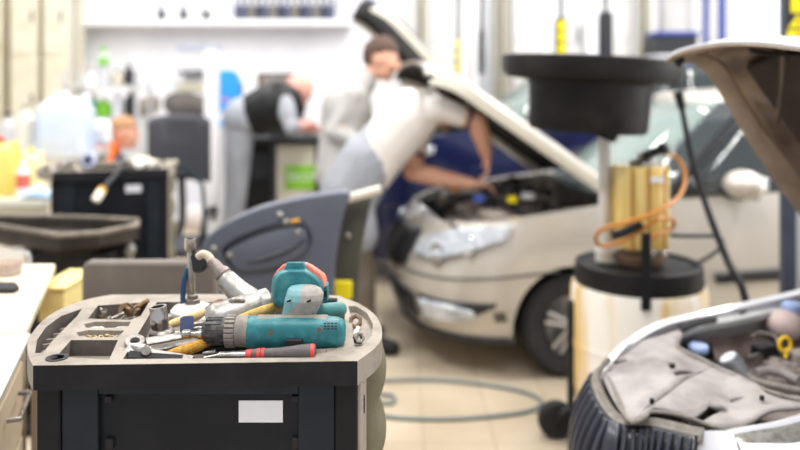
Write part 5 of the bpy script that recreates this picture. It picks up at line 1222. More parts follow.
# ================================================================ people
M_skin = mat('skin', 'e4ae92', .5, dirt='da9c80', amount=.3, scale=20)
M_skin2 = mat('skin_pink', 'e0a292', .5)
M_eye = mat('eye_white', 'f2efea', .3); M_iris = mat('iris', '33281f', .3); M_lip = mat('lips', 'b8665a', .5)
def limb(m, pts, rs, seg=14, flat=None):
    pts = [V(p) for p in pts]
    m.tube(pts, list(rs), seg)
    for p, r in zip(pts, rs): m.ball(p, r, 12)
def pull(m, c, f, k): return m
def person(label, j, skin, hair, top, bottom, shoes, sleeve=1.0, group=None, extra_top=None, bald=False, look_up=(0, 0, 1), bulk=1.0, hs=1.08, armk=1.12):
    """j: joints in world space, face: the direction the face looks"""
    pel, che, nk, hd = V(j['pelvis']), V(j['chest']), V(j['neck']), V(j['head'])
    fc = V(j['face']).normalized(); up = V(j.get('up', look_up)).normalized(); rt = fc.cross(up).normalized(); up = rt.cross(fc).normalized()
    q = thing('person', label, 'person', (pel.x, pel.y, 0), group=group)
    lat = (V(j['rsh']) - V(j['lsh'])).normalized()
    body = MB()
    # trunk
    for s in (-1, 1):
        limb(body, [pel + lat * s * .07, pel.lerp(che, .5) + lat * s * .06, che + lat * s * .08], [.115, .10, .115])
        limb(body, [che + lat * s * .05, V(j['rsh' if s > 0 else 'lsh'])], [.10, .055])
    limb(body, [che, nk, nk.lerp(hd, .6)], [.08, .053, .050])
    # head
    hm = MB()
    def scl(mb):
        for v in mb.bm.verts: v.co = hd + (v.co - hd) * hs
        return mb
    R = Matrix((rt, fc, up)).transposed()
    H = lambda x, y, z: hd + rt * x + fc * y + up * z
    hm.ball(H(0, -.012, .02), (.076, .094, .098), 26, R); hm.ball(H(0, .022, -.045), (.056, .062, .062), 20, R)
    hm.ball(H(0, .062, -.082), (.026, .022, .020), 14, R)
    hm.tube([H(0, .080, .020), H(0, .092, -.004), H(0, .101, -.020)], [.008, .011, .013], 10); hm.ball(H(0, .095, -.024), (.018, .013, .010), 12, R)
    for s in (-1, 1):
        hm.ball(H(s * .078, -.008, .0), (.010, .020, .031), 12, R)
        hm.ball(H(s * .030, .074, .030), (.022, .012, .008), 10, R)
        hm.ball(H(s * .038, .066, -.012), (.024, .018, .018), 10, R)
    hs_ = hs
    scl(hm); _t = bpy.data.meshes.new('t'); hm.bm.to_mesh(_t); body.bm.from_mesh(_t); bpy.data.meshes.remove(_t)
    # arms and hands
    for s, n in ((1, 'r'), (-1, 'l')):
        sh, el, wr = V(j[n + 'sh']), V(j[n + 'el']), V(j[n + 'wr'])
        hdv = V(j.get(n + 'hand', wr - el)).normalized()
        limb(body, [sh, sh.lerp(el, .45), el], [.052 * armk, .048 * armk, .042 * armk]); limb(body, [el, el.lerp(wr, .35), wr], [.042 * armk, .043 * armk, .029 * armk])
        sd = hdv.cross(V((0, 0, 1))); sd = sd.normalized() if sd.length > .1 else V((0, 1, 0)); nn_ = sd.cross(hdv).normalized()
        PM = Matrix((sd, hdv, nn_)).transposed(); pc = wr + hdv * .048
        body.ball(pc, (.042, .052, .018), 16, PM); limb(body, [wr, pc], [.026, .024])
        for k, L in enumerate((.072, .082, .076, .060)):
            b0 = wr + hdv * (.082) + sd * (-.030 + .020 * k)
            b1 = b0 + hdv * L * .45 - nn_ * L * .12; b2 = b1 + hdv * L * .28 - nn_ * L * .25; b3 = b2 + hdv * L * .08 - nn_ * L * .28
            limb(body, [wr + hdv * .05 + sd * (-.022 + .015 * k), b0, b1, b2, b3], [.011, .0105, .0095, .0085, .0075], 10)
        t0 = wr + hdv * .025 - sd * .03; t1 = t0 + hdv * .03 - sd * .028 - nn_ * .01; t2 = t1 + hdv * .030 - sd * .006 - nn_ * .012
        limb(body, [wr + hdv * .02 - sd * .012, t0, t1, t2], [.016, .0135, .0115, .0095], 10)
    for n in 'rl':
        hp2, kn, an = V(j[n + 'hip']), V(j[n + 'knee']), V(j[n + 'ank'])
        limb(body, [hp2, hp2.lerp(kn, .5), kn, kn.lerp(an, .35), an], [.082, .070, .052, .052, .036])
        limb(body, [an, V(j[n + 'toe'])], [.036, .028])
    obj('body', remeshed(body, .0065, 5), skin, q, ang=180)
    # face details
    for s in (-1, 1):
        e = obj('eye', scl(MB().ball(H(s * .031, .066, .014), (.0125, .010, .0085), 14, R)), M_eye, q, ang=180)
        obj('iris', scl(MB().ball(H(s * .031, .0750, .014), (.0052, .003, .0052), 10, R)), M_iris, e, ang=180)
        obj('eyebrow', scl(MB().tube([H(s * .014, .086, .031), H(s * .031, .086, .037), H(s * .048, .076, .032)], [.003, .004, .002], 8, 3)), hair or M_iris, q)
    obj('mouth', scl(MB().tube([H(-.022, .074, -.052), H(-.008, .082, -.050), H(.008, .082, -.050), H(.022, .074, -.052)], [.002, .005, .005, .002], 8, 3)), M_lip, q)
    # hair: cap over the skull with a hairline
    if hair:
        hb = MB(); hb.ball(H(0, -.016, .026), (.085, .100, .104), 30, R)
        kill = []
        for v in hb.bm.verts:
            d = v.co - hd; x, y, z = d.dot(rt), d.dot(fc), d.dot(up)
            lim = .058 if y > .045 else (.026 + (y - .0) * .5 if y > -.005 else -.055 - max(0, -.05 - y) * .2)
            if abs(x) > .05 and -.03 < y < .03: lim = max(lim, .012)
            if z < lim: kill.append(v)
        bmesh.ops.delete(hb.bm, geom=kill, context='VERTS')
        for v in hb.bm.verts: v.co += (v.co - hd).normalized() * random.uniform(-.002, .003)
        obj('hair', scl(hb), hair, q, solid=.008, off=-1, ang=180)
    # clothes
    tp = MB()
    for s in (-1, 1):
        limb(tp, [pel + lat * s * .075 + (che - pel) * .02, pel.lerp(che, .5) + lat * s * .065, che + lat * s * .085], [.135 * bulk, .128 * bulk, .135 * bulk])
        sh = V(j['rsh' if s > 0 else 'lsh']); limb(tp, [che + lat * s * .05, sh], [.115, .080])
        n = 'r' if s > 0 else 'l'; el, wr = V(j[n + 'el']), V(j[n + 'wr'])
        if sleeve <= .6:
            limb(tp, [sh, sh.lerp(el, sleeve / .6)], [.074, .066])
        else:
            f = (sleeve - .6) / .4; limb(tp, [sh, sh.lerp(el, .5), el, el.lerp(wr, f * .95)], [.074, .066, .058, .046])
    limb(tp, [che, nk.lerp(che, .12)], [.118, .084]); limb(tp, [nk.lerp(che, .12), nk.lerp(hd, .12)], [.080, .062])
    obj('top', remeshed(tp, .012, 8), top, q, ang=180)
    for s, n in ((1, 'r'), (-1, 'l')):
        sh, el, wr = V(j[n + 'sh']), V(j[n + 'el']), V(j[n + 'wr'])
        if sleeve <= .6: e0 = sh.lerp(el, sleeve / .6); dd = (el - sh).normalized(); obj('cuff', MB().cyl(e0 + dd * .040, e0 + dd * .062, .061, .060, 24), j.get('cuffm', top), q, bevel=.004)
    obj('collar', MB().tube([nk + (che - nk) * .12 + (Matrix((rt, fc, up)).transposed() @ V((.066 * math.cos(a), .066 * math.sin(a), 0))) for a in [2 * PI * k / 20 for k in range(20)]], .013, 8, closed=True), j.get('cuffm', top), q)
    bt = MB()
    for s in (-1, 1): limb(bt, [pel + lat * s * .075 + (che - pel).normalized() * .05, pel + lat * s * .07], [.135, .145])
    for n in 'rl':
        hp2, kn, an = V(j[n + 'hip']), V(j[n + 'knee']), V(j[n + 'ank'])
        limb(bt, [hp2, hp2.lerp(kn, .5), kn, kn.lerp(an, .4), an + V((0, 0, .02))], [.108, .092, .076, .070, .058])
    obj('trousers', remeshed(bt, .012, 8), bottom, q, ang=180)
    for n in 'rl':
        an, to = V(j[n + 'ank']), V(j[n + 'toe'])
        b = MB(); d = (to - an); d.z = 0; d.normalize()
        a0 = V((an.x, an.y, 0))
        limb(b, [V((an.x, an.y, an.z + .02)), V((an.x, an.y, .055)) , V((an.x, an.y, .05)) - d * .03, V((an.x, an.y, .048)) + d * .10, V((an.x, an.y, .040)) + d * .16], [.052, .052, .050, .048, .038])
        s_ = remeshed(b, .009, 4)
        for v in s_.bm.verts: v.co.z = max(v.co.z, .0)
        obj('shoe', s_, shoes, q, ang=60)
    return q, H
M_hairb = mat('brown_hair', '5a4336', .8, dirt='47342a', amount=.5, scale=60)
M_hairg = mat('sandy_hair', 'b98a62', .8, dirt='a37852', amount=.5, scale=60)
M_shirt = mat('white_shirt', 'f0eae4', .85, dirt='e6dfd8', amount=.3, scale=6, bump=.3, bscale=9)
M_over = mat('grey_overalls', 'a2a5ab', .85, dirt='8f9299', amount=.4, scale=5, bump=.4, bscale=9)
M_khaki = mat('khaki_trousers', '6f6458', .85, dirt='57503f', amount=.4, scale=6, bump=.3, bscale=9)
M_jack = mat('grey_jacket', 'bdbbb6', .85, dirt='a8a6a2', amount=.4, scale=5, bump=.4, bscale=9)
M_navy = mat('navy_trim', '1f2747', .8)
# 1: white shirt, bent over the silver car
Y = 4.45
p1, H = person('person in a white shirt and grey overalls bent over the engine of the silver car', dict(
    pelvis=P(351, 188, Y + .02), chest=P(408, 118, Y), neck=P(434, 106, Y + .11), head=P(447, 109, Y + .27), face=(.70, .25, -.66), up=(.66, 0, .75),
    rsh=P(438, 108, Y - .17), lsh=P(424, 116, Y + .20), rel=P(477, 121, Y - .15), rwr=P(486, 153, Y - .05), lel=P(412, 172, Y + .10), lwr=P(470, 184, Y - .02),
    rhand=(.12, .0, -1), lhand=(1, 0, -.05),
    rhip=P(350, 200, Y - .10), lhip=P(350, 200, Y + .12), rknee=P(362, 268, Y - .11), lknee=P(356, 268, Y + .14),
    rank=V((P(366, 0, Y - .1).x, Y - .12, .08)), lank=V((P(352, 0, Y + .16).x, Y + .16, .08)), rtoe=V((P(366, 0, Y - .1).x + .10, Y - .14, .03)), ltoe=V((P(352, 0, Y + .16).x + .10, Y + .16, .03)), cuffm=M_navy),
    M_skin, M_hairb, M_shirt, M_khaki, M_black, sleeve=.34, bulk=1.2, armk=1.3)
ov = MB(); a_, b_ = P(350, 188, Y + .02), P(392, 132, Y)
for s in (-1, 1): limb(ov, [a_ + V((0, s * .08, -.02)), a_.lerp(b_, .5) + V((-.012, s * .07, 0)), a_.lerp(b_, .92) + V((-.03, s * .05, .0))], [.175, .168, .12])
for s in (-1, 1): limb(ov, [P(350, 200, Y + s * .11), P(358, 235, Y + s * .11)], [.135, .118])
obj('overalls', remeshed(ov, .012, 8), M_over, p1, ang=180)
for s in (-1, 1): obj('shoulder_strap', MB().tube([P(388, 128, Y + s * .1), P(410, 97, Y + s * .1), P(432, 90, Y + s * .11), P(440, 100, Y + s * .13)], .010, 8, 4), M_shirt, p1)
# 2: grey jacket, at the blue car
Y = 5.02
person('person with short brown hair in a pale grey jacket, leaning towards the blue car', dict(
    pelvis=P(340, 172, Y), chest=P(347, 106, Y), neck=P(366, 78, Y), head=P(382, 60, Y), face=(.93, -.16, -.30), up=(.30, 0, .95),
    rsh=P(352, 96, Y - .17), lsh=P(352, 96, Y + .17), rel=P(334, 132, Y - .22), rwr=P(372, 148, Y - .26), lel=P(372, 130, Y + .24), lwr=P(398, 142, Y + .1),
    rhip=P(342, 182, Y - .09), lhip=P(340, 182, Y + .09), rknee=P(348, 238, Y - .1), lknee=P(342, 238, Y + .1),
    rank=V((P(344, 0, Y).x, Y - .12, .08)), lank=V((P(338, 0, Y).x, Y + .12, .08)), rtoe=V((P(344, 0, Y).x + .1, Y - .14, .03)), ltoe=V((P(338, 0, Y).x + .1, Y + .14, .03))),
    M_skin, M_hairb, M_jack, M_over, M_black, sleeve=.97, bulk=1.22, hs=1.2)
# 3: black waistcoat, bent over the bench
Y = 5.5
p3, H3 = person('person in a grey shirt and black waistcoat bent low over the dark workbench', dict(
    pelvis=P(243, 118, Y), chest=P(279, 104, Y), neck=P(288, 96, Y), head=P(298, 91, Y - .02), face=(.62, -.2, -.75), up=(.75, 0, .62),
    rsh=P(284, 103, Y - .18), lsh=P(284, 103, Y + .18), rel=P(292, 128, Y - .28), rwr=P(309, 124, Y + .20), lel=P(302, 124, Y + .2), lwr=P(314, 128, Y + .32),
    rhip=P(240, 128, Y - .09), lhip=P(240, 128, Y + .09), rknee=P(236, 195, Y - .1), lknee=P(236, 195, Y + .1),
    rank=V((P(226, 0, Y).x, Y - .11, .08)), lank=V((P(226, 0, Y).x, Y + .11, .08)), rtoe=V((P(226, 0, Y).x + .1, Y - .12, .03)), ltoe=V((P(226, 0, Y).x + .1, Y + .12, .03))),
    M_skin2, None, M_over, M_over, M_black, sleeve=.7, bulk=1.12)
vt = MB()
for s in (-1, 1): limb(vt, [P(262, 112, Y) + V((0, s * .075, 0)), P(280, 105, Y) + V((0, s * .09, 0)), P(286, 102, Y) + V((0, s * .1, 0))], [.165, .178, .140])
obj('waistcoat', remeshed(vt, .012, 8), M_black, p3, ang=180)
# 4: seated, orange collar
Y = 5.9
M_org = mat('orange_jacket', 'f27a26', .7, dirt='e56c1c', amount=.3, scale=8)
p4, H4 = person('seated person with sandy hair and an orange jacket behind the dark back trolley', dict(
    pelvis=P(94, 214, Y), chest=P(98, 160, Y), neck=P(112, 147, Y), head=P(125, 134, Y), face=(.98, -.1, -.12), up=(.12, 0, 1),
    rsh=P(102, 157, Y - .18), lsh=P(102, 157, Y + .18), rel=P(112, 198, Y - .24), rwr=P(140, 196, Y - .2), lel=P(114, 198, Y + .24), lwr=P(142, 196, Y + .15),
    rhip=P(96, 220, Y - .09), lhip=P(96, 220, Y + .09), rknee=P(156, 224, Y - .12), lknee=P(156, 224, Y + .12),
    rank=V((P(156, 0, Y).x, Y - .12, .08)), lank=V((P(156, 0, Y).x, Y + .12, .08)), rtoe=V((P(156, 0, Y).x + .1, Y - .12, .03)), ltoe=V((P(156, 0, Y).x + .1, Y + .12, .03))),
    M_skin, M_hairg, M_org, M_navy, M_black, sleeve=.95)
vt = MB()
for s in (-1, 1): limb(vt, [P(94, 205, Y) + V((0, s * .075, 0)), P(102, 170, Y) + V((.02, s * .08, 0))], [.155, .16])
obj('waistcoat', remeshed(vt, .012, 8), mat('slate_vest', '4c5262', .8), p4, ang=180)
sx, sy, sz = P(94, 0, Y).x, Y, P(0, 214, Y).z - .17
q = thing('stool', 'round stool under the seated person in orange', 'stool', (sx, sy, 0))
obj('seat', MB().lathe([(0, 0), (.17, 0), (.18, .02), (.17, .05), (0, .055)], (sx, sy, sz - .055), (0, 0, 1), 28), M_black, q)
for k in range(4):
    a = PI / 4 + k * PI / 2; obj('leg', MB().cyl((sx + .1 * math.cos(a), sy + .1 * math.sin(a), sz - .055), (sx + .2 * math.cos(a), sy + .2 * math.sin(a), 0), .014), M_steel, q)
# ================================================================ the clutter at the back
def zat(y, Y): return P(0, y, Y).z
def bottle(name, label, x, ybase, ytop, w, Y, m, cap=None, cat='bottle', neck=.35, zb=None, group=None):
    z0 = zat(ybase, Y) if zb is None else zb; h = zat(ytop, Y) - z0; r = w / 2 * Y / F; xx = P(x, 0, Y).x
    q = thing(name, label, cat, (xx, Y, z0), group=group)
    obj('bottle_body', MB().lathe([(0, 0), (r * .92, 0), (r, h * .03), (r, h * .62), (r * .85, h * .72), (r * neck, h * .84), (r * neck, h * .9), (0, h * .9)], (xx, Y, z0), (0, 0, 1), 24), m, q, ang=45)
    obj('cap', MB().lathe([(0, 0), (r * neck * 1.2, 0), (r * neck * 1.2, h * .12), (0, h * .12)], (xx, Y, z0 + h * .88), (0, 0, 1), 18), cap or M_white, q)
    return q
def rbox(name, label, cat, x0, y0, x1, y1, Y, d, m, bevel=.01, group=None):
    a, b = P(x0, y1, Y), P(x1, y0, Y)
    return tag(obj(name, MB().b2((a.x, Y, a.z), (b.x, Y + d, b.z)), m, bevel=bevel), label, cat, group)
# left bench behind the basin
BL = 4.5
q, z1 = bench('workbench', 'pale workbench at the left edge behind the basin, yellow jugs standing on it', -60, 44, 200, BL, .42, mat('pale_top', 'cfcfbf', .5), M_beige)
obj('front_board', MB().b2((P(-58, 0, BL).x, BL + .01, z1 - .16), (P(42, 0, BL).x, BL + .03, z1 - .045)), M_beige, q)
M_ycan = mat('yellow_jug', 'ecd977', .45, dirt='dcc65a', amount=.4, scale=5)
def jug(label, x, w, y0, y1, Y, m, capm, zb):
    xx = P(x, 0, Y).x; r = w / 2 * Y / F; h = zat(y0, Y) - zb
    q = thing('jug', label, 'jug', (xx, Y, zb))
    obj('jug_body', RG([[V((xx + sx * r * k, Y + sy * r * .7 * k, zb + h * zf)) for sx, sy in ((-1, -.8), (-.8, -1), (.8, -1), (1, -.8), (1, .8), (.8, 1), (-.8, 1), (-1, .8))] for zf, k in ((0, .95), (.03, 1), (.7, 1), (.82, .8), (.9, .45))]), m, q, ang=30)
    obj('handle', MB().tube([V((xx + r * .5, Y, zb + h * .86)), V((xx + r * .9, Y, zb + h * .93)), V((xx + r * .95, Y, zb + h * .72))], r * .12, 8, 3), m, q)
    obj('cap', MB().cyl((xx - r * .2, Y, zb + h * .89), (xx - r * .2, Y, zb + h), r * .28), capm, q, bevel=.002)
    return q
jug('big yellow jug with a red cap at the far left edge', 3, 30, 137, 200, BL + .2, M_ycan, mat('red_cap', 'd8402c', .5), z1)
jug('pale yellow jug right of the red capped one on the pale bench', 33, 20, 148, 200, BL + .26, mat('pale_yellow_jug', 'efe6b0', .45), M_yel, z1)
bb = bottle('spray_bottle', 'slim white bottle with a red label in front of the yellow jugs', 23, 200, 160, 12, BL + .1, M_white, M_white, zb=z1)
xx = P(23, 0, BL + .1).x; rr = 6.2 * (BL + .1) / F
obj('label_band', MB().lathe([(rr, .06), (rr * 1.03, .06), (rr * 1.03, .14), (rr, .14), (rr, .06)], (xx, BL + .1, z1), (0, 0, 1), 20), mat('red_label', 'd9695a', .5), bb)
cl = MB(); 
rows = []
for i in range(15):
    row = []
    for k in range(11):
        x = P(20 + 26 * i / 14, 0, BL).x; y = BL + .01 + .12 * k / 10
        row.append(V((x, y, z1 + .01 + .05 * math.sin(PI * i / 14) ** .6 * math.sin(PI * k / 10) ** .6 * (1 + .5 * math.sin(i * 1.7 + k)))))
    rows.append(row)
tag(obj('cleaning_cloth', RG(rows, closed=False, cap=False), mat('blue_white_cloth', 'cfdbea', .9, dirt='8fb0d8', amount=.6, scale=14), solid=.006, ang=180), 'crumpled white and light blue cloth on the front of the pale bench', 'cloth')
# higher bench behind
HY = 5.0
q, z2 = bench('high_bench', 'higher grey bench behind the yellow jugs carrying a big canister', -60, 86, 153, HY, .42, M_greyl, M_beige)
rb_ = jug('big translucent light blue canister with a white top behind the back trolley', 66, 48, 92, 153, HY + .12, streak_mat('blue_canister', 'c5d3ea', 'dfe6f2', (2, 2, 2), .4, .6), M_white, z2)
bottle('white_bottle', 'tall off white bottle left of the light blue canister', 26, 153, 103, 18, HY + .15, mat('offwhite_bottle', 'e2ddd2', .5), M_beige, zb=z2)
bottle('white_bottle', 'dull grey bottle at the left edge behind the red capped jug', 8, 153, 112, 14, HY + .25, M_greyl, M_dark, zb=z2)
bag = MB().ball((P(96, 0, HY).x, HY + .1, z2 + .0), 1e-3, 6)
M_bag = mat('white_bag', 'eeeef4', .8, bump=.5, bscale=10)
bm_ = MB(); 
for (x, y, r) in ((93, 136, .08), (101, 130, .075), (88, 140, .07), (104, 139, .06)): bm_.ball(P(x, y, HY + .30), (r, r * .8, r), 14)
tag(obj('plastic_bag', remeshed(bm_, .012, 5), M_bag, ang=180), 'round white plastic bag between the canister and the seated persons head', 'bag')
# tall shelf with small bottles
SY = 7.2
q = thing('wire_shelf', 'open shelf crammed with small bottles beyond the seated person', 'shelf', (P(98, 0, SY).x, SY + .2, 0))
sx0, sx1 = P(62, 0, SY).x, P(138, 0, SY).x
lev = [zat(118, SY), zat(85, SY)]
for z in lev: obj('shelf_board', MB().b2((sx0, SY, z - .025), (sx1, SY + .4, z)), M_greyl, q, bevel=.004)
for x in (sx0, sx1 - .03):
    for y in (SY, SY + .37): obj('upright', MB().b2((x, y, 0), (x + .03, y + .03, zat(70, SY))), M_greyl, q)
M_g1, M_t1, M_o1 = mat('leaf_green', '79bf2e', .5), mat('teal_green', '1f8a72', .5), mat('amber_orange', 'eeb13a', .5)
g4 = 'small bottles on the open shelf'
for k, (x, b_, t_, w, m, cm, lab) in enumerate([
    (104, 1, 47, 14, M_greyl, M_g1, 'pale bottle with a bright green cap, tallest on the open shelf'),
    (66, 0, 95, 10, M_bluep, M_white, 'small blue bottle at the left end of the open shelf'),
    (84, 0, 94, 13, M_black, M_black, 'black can on the lower board of the open shelf'),
    (93, 0, 93, 9, M_t1, M_o1, 'teal bottle with an amber cap on the open shelf'),
    (104, 0, 97, 15, M_g1, M_white, 'leaf green tub on the lower board of the open shelf'),
    (118, 0, 92, 10, M_lilac, M_white, 'pale lilac bottle on the lower board of the open shelf'),
    (131, 0, 90, 13, M_dark, M_steel, 'dark grey bottle at the right end of the lower board'),
    (92, 1, 72, 12, M_white, M_white, 'white bottle left of the green capped one'),
    (118, 1, 70, 13, M_beige, M_dark, 'beige bottle right of the green capped one'),
    (129, 1, 64, 10, M_dark, M_dark, 'dark bottle at the right end of the upper board')]):
    bottle('small_bottle', lab, x, 0, t_, w, SY + .18, m, cm, zb=lev[b_], group=g4)
tag(obj('green_label', MB().b2(P(99, 65, SY + .1), P(108, 57, SY + .1) + V((0, .01, 0))), M_g1), 'green square card hanging before the tallest bottle on the open shelf', 'card')
# small parts on the back trolley
bt = 4.05; ztop2 = 1.0785
tag(obj('shop_rag', RG([[V((P(116 + 30 * i / 10, 0, bt).x, bt + .02 + .25 * k / 8, ztop2 + .006 + .035 * math.sin(PI * i / 10) * math.sin(PI * k / 8) * (1 + .4 * math.sin(i * 2 + k * 1.3)))) for k in range(9)] for i in range(11)], closed=False, cap=False), mat('beige_rag', 'c8bfa6', .9), solid=.005, ang=180), 'crumpled beige rag on the dark back trolley in front of the seated person', 'rag')
tag(obj('tape_roll', MB().lathe([(.02, 0), (.038, 0), (.038, .03), (.02, .03), (.02, 0)], (P(90, 0, bt - .02).x, bt - .05, ztop2 + .04), (0, 1, 0), 24), mat('pale_blue', 'b8c0dc', .5)), 'pale blue roll standing on the dark back trolley at its left', 'roll')
q = thing('long_ratchet', 'long ratchet with a cream tip leaning down over the front of the back trolley', 'ratchet', P(94, 203, 3.74)); q.location.z = 0
obj('shaft', MB().cyl(P(102, 190, 3.76), P(126, 163, 3.95), .014, .010), M_dark, q); obj('tip', MB().lathe([(0, 0), (.02, .004), (.022, .03), (.022, .06), (.016, .07), (0, .07)], P(94.5, 202, 3.72), P(102, 190, 3.76) - P(94.5, 202, 3.72), 16), mat('cream_tip', 'efe6d0', .4), q)
obj('ring', MB().cyl(P(101, 191.5, 3.755), P(103.5, 188, 3.765), .021), M_o1, q)
obj('head', MB().cyl(P(126, 166, 3.96), P(127, 160, 3.96), .03), M_steel, q)
for k, (x, w, m, lab) in enumerate([(62, 10, M_steel, 'steel fitting lying at the left of the back trolley'), (75, 8, M_rust, 'rusty fitting on the back trolley beside the pale roll'), (150, 10, M_alu, 'bright fitting near the right end of the back trolley'), (163, 9, M_beige, 'beige part at the right end of the back trolley'), (138, 7, M_white, 'small white part on the back trolley by the rag')]):
    p = V((P(x, 0, bt).x, bt - .02 + .1 * (k % 2), ztop2)); tag(obj('metal_fitting', MB().cyl(p, p + V((.05, .01, .008)) + V((0, 0, .012)), w * .002, w * .0016, 12).ball(p + V((0, 0, .016)), .016, 10), m), lab, 'part')
# office chair, junk and the white stand
OY = 5.1
q = thing('office_chair', 'dark office chair with a wide back, empty, right of the seated person', 'chair', (P(178, 0, OY).x, OY, 0))
M_ofc = mat('office_fabric', '3f3f45', .8, dirt='4a4a50', amount=.3, scale=5)
ob = []
for i in range(9):
    a = i / 8
    ob.append([V((P(147 + 62 * a, 0, OY).x, OY + .10 * math.sin(PI * a) + yy, z)) for yy, z in ((0, zat(183 - 4 * math.sin(PI * a), OY)), (0, zat(150, OY)), (0, zat(124 - 5 * math.sin(PI * a) ** .5, OY)), (.03, zat(119 - 5 * math.sin(PI * a) ** .5, OY)), (.06, zat(124 - 5 * math.sin(PI * a) ** .5, OY)), (.06, zat(183, OY)))])
obj('backrest', RG(ob, closed=True), M_ofc, q, bevel=.01)
ox = P(178, 0, OY).x
obj('seat', MB().b2((ox - .23, OY - .46, .46), (ox + .23, OY - .02, .53)), M_ofc, q, bevel=.03)
obj('spine', MB().tube([(ox, OY + .08, .9), (ox, OY + .1, .6), (ox, OY - .1, .45)], .025, 8, 3), M_black, q)
obj('gas_lift', MB().cyl((ox, OY - .22, .1), (ox, OY - .22, .46), .028), M_black, q)
for k in range(5):
    a = 2 * PI * k / 5; e = V((ox + .28 * math.cos(a), OY - .22 + .28 * math.sin(a), .085)); l = obj('leg', MB().cyl((ox, OY - .22, .12), e, .026, .016), M_black, q); obj('caster', MB().cyl(e + V((-.02, 0, -.053)), e + V((.02, 0, -.053)), .032), M_rubber, l)
for s in (-1, 1): obj('armrest', MB().tube([(ox + s * .23, OY, .62), (ox + s * .26, OY - .05, .70), (ox + s * .26, OY - .3, .70), (ox + s * .23, OY - .3, .5)], .018, 8, 3), M_black, q)
# low cupboard with machines behind the office chair
q, z3 = bench('long_sideboard', 'long pale sideboard at the back wall behind the office chair', 140, 226, 119, 8.2, .6, M_greyl, M_greyl)
obj('cupboard', MB().b2((P(142, 0, 8.2).x, 8.22, .05), (P(224, 0, 8.2).x, 8.75, z3 - .05)), M_lilac, q, bevel=.005)
M_junk = mat('dark_bag_cloth', '6b6660', .85, dirt='504c48', amount=.5, scale=7)
def blob(name, label, cat, balls, Y, m, vox=.015):
    b = MB()
    for (x, y, rx, rz) in balls: b.ball(P(x, y, Y), (rx * Y / F, min(rx, rz) * Y / F * .8, rz * Y / F), 14)
    return tag(obj(name, remeshed(b, vox, 5), m, ang=180), label, cat)
blob('tool_bag', 'dark grey tool bag on the sideboard above the office chair', 'bag', [(176, 104, 13, 12), (188, 104, 12, 12), (200, 106, 9, 11), (182, 97, 10, 5)], 8.4, M_junk)
blob('work_jacket', 'brownish grey jacket heap left of the dark tool bag', 'jacket', [(146, 107, 10, 10), (154, 104, 7, 10), (144, 111, 7, 7)], 8.4, mat('jacket_cloth', '8a8478', .85, dirt='a09a90', amount=.5, scale=8))
rbox('carton', 'flat beige carton on top of the things above the office chair', 'box', 176, 83, 206, 92, 8.35, .3, M_beige)
struct('slatted_tray', MB().b2(P(176, 73, 8.7), P(206, 70.5, 8.7) + V((0, .3, 0))), M_dark)  # slatted tray against the back wall, drawn as a plain dark slab
q = thing('white_stand', 'white post with a short grey blue arm at its top, beside the bright blue chair', 'stand', (P(211, 0, 6.6).x, 6.6, 0))
a, b_ = P(204.5, 0, 6.6).x, P(217.5, 0, 6.6).x
obj('post', MB().b2((a, 6.58, .03), (b_, 6.68, zat(50, 6.6))), M_white, q, bevel=.006)
obj('arm', MB().b2((P(176, 0, 6.6).x, 6.59, zat(50, 6.6)), (b_ + .01, 6.67, zat(45, 6.6))), mat('blue_grey_arm', 'a7aec2', .5), q, bevel=.005)
obj('foot', MB().b2((a - .12, 6.45, 0), (b_ + .12, 6.8, .03)), M_white, q, bevel=.006)
BYc = 7.4
q = thing('blue_chair', 'bright blue plastic chair back standing right of the white post', 'chair', (P(228, 0, BYc).x, BYc, 0))
M_bb = mat('bright_blue', '2f9ae8', .45)
zc0, zc1 = zat(112, BYc), zat(70, BYc)
xa, xb = P(216, 0, BYc).x, P(240, 0, BYc).x
obj('backrest', MB().prism([V((xa, BYc, zc0)), V((xa, BYc, zc1)), V((xb - .08, BYc, zc1)), V((xb - .03, BYc, zc1 - .03)), V((xb, BYc, zc1 - .10)), V((xb, BYc, zc0))], (0, .04, 0)), M_bb, q, bevel=.008)
obj('seat', MB().b2((xa, BYc - .4, zc0 - .12), (xb + .1, BYc + .02, zc0 - .08)), M_bb, q, bevel=.01)
obj('back_frame', MB().tube([(xa, BYc + .05, .0), (xa, BYc + .05, zc1 - .05)], .014).tube([(xb, BYc + .05, .0), (xb, BYc + .05, zc1 - .12)], .014), M_black, q)
for x in (xa, xb): obj('leg', MB().cyl((x, BYc - .36, zc0 - .12), (x, BYc - .38, 0), .014), M_black, q)
obj('pink_sticker', MB().b2((P(222, 0, BYc).x, BYc - .006, zat(101, BYc)), (P(228, 0, BYc).x, BYc - .001, zat(98, BYc))), M_coral, q)
# things on the dark workbench
wz = bz
q = thing('picture_frame', 'dark framed board leaning on the wall behind the bent persons back', 'frame', (P(278, 0, 8.7).x, 8.7, zat(90, 8.7)))
a, b_ = P(258, 88, 8.75), P(300, 73, 8.75)
obj('frame', MB().b2((a.x, 8.7, a.z), (b_.x, 8.74, b_.z)), mat('dark_brown', '4a3a32', .6), q, bevel=.01)
obj('board', MB().b2((a.x + .05, 8.695, a.z + .04), (b_.x - .05, 8.70, b_.z - .04)), mat('grey_board', '8d8781', .6), q)
blob('work_gloves', 'pair of cream work gloves heaped on the dark workbench', 'gloves', [(298, 131, 8, 5), (306, 128, 9, 6), (314, 132, 6, 4)], 6.02, mat('cream_glove', 'ece2c8', .85))
blob('paper_wad', 'crumpled pale paper at the left end of the dark workbench', 'paper', [(247, 131, 6, 5), (253, 134, 6, 3), (240, 135, 5, 2)], 6.0, mat('pale_paper', 'e6ddd6', .9), .01)
rbox('dark_case', 'dark instrument case on the workbench between gloves and paper', 'case', 268, 124, 290, 137.7, 6.0, .3, M_dark)
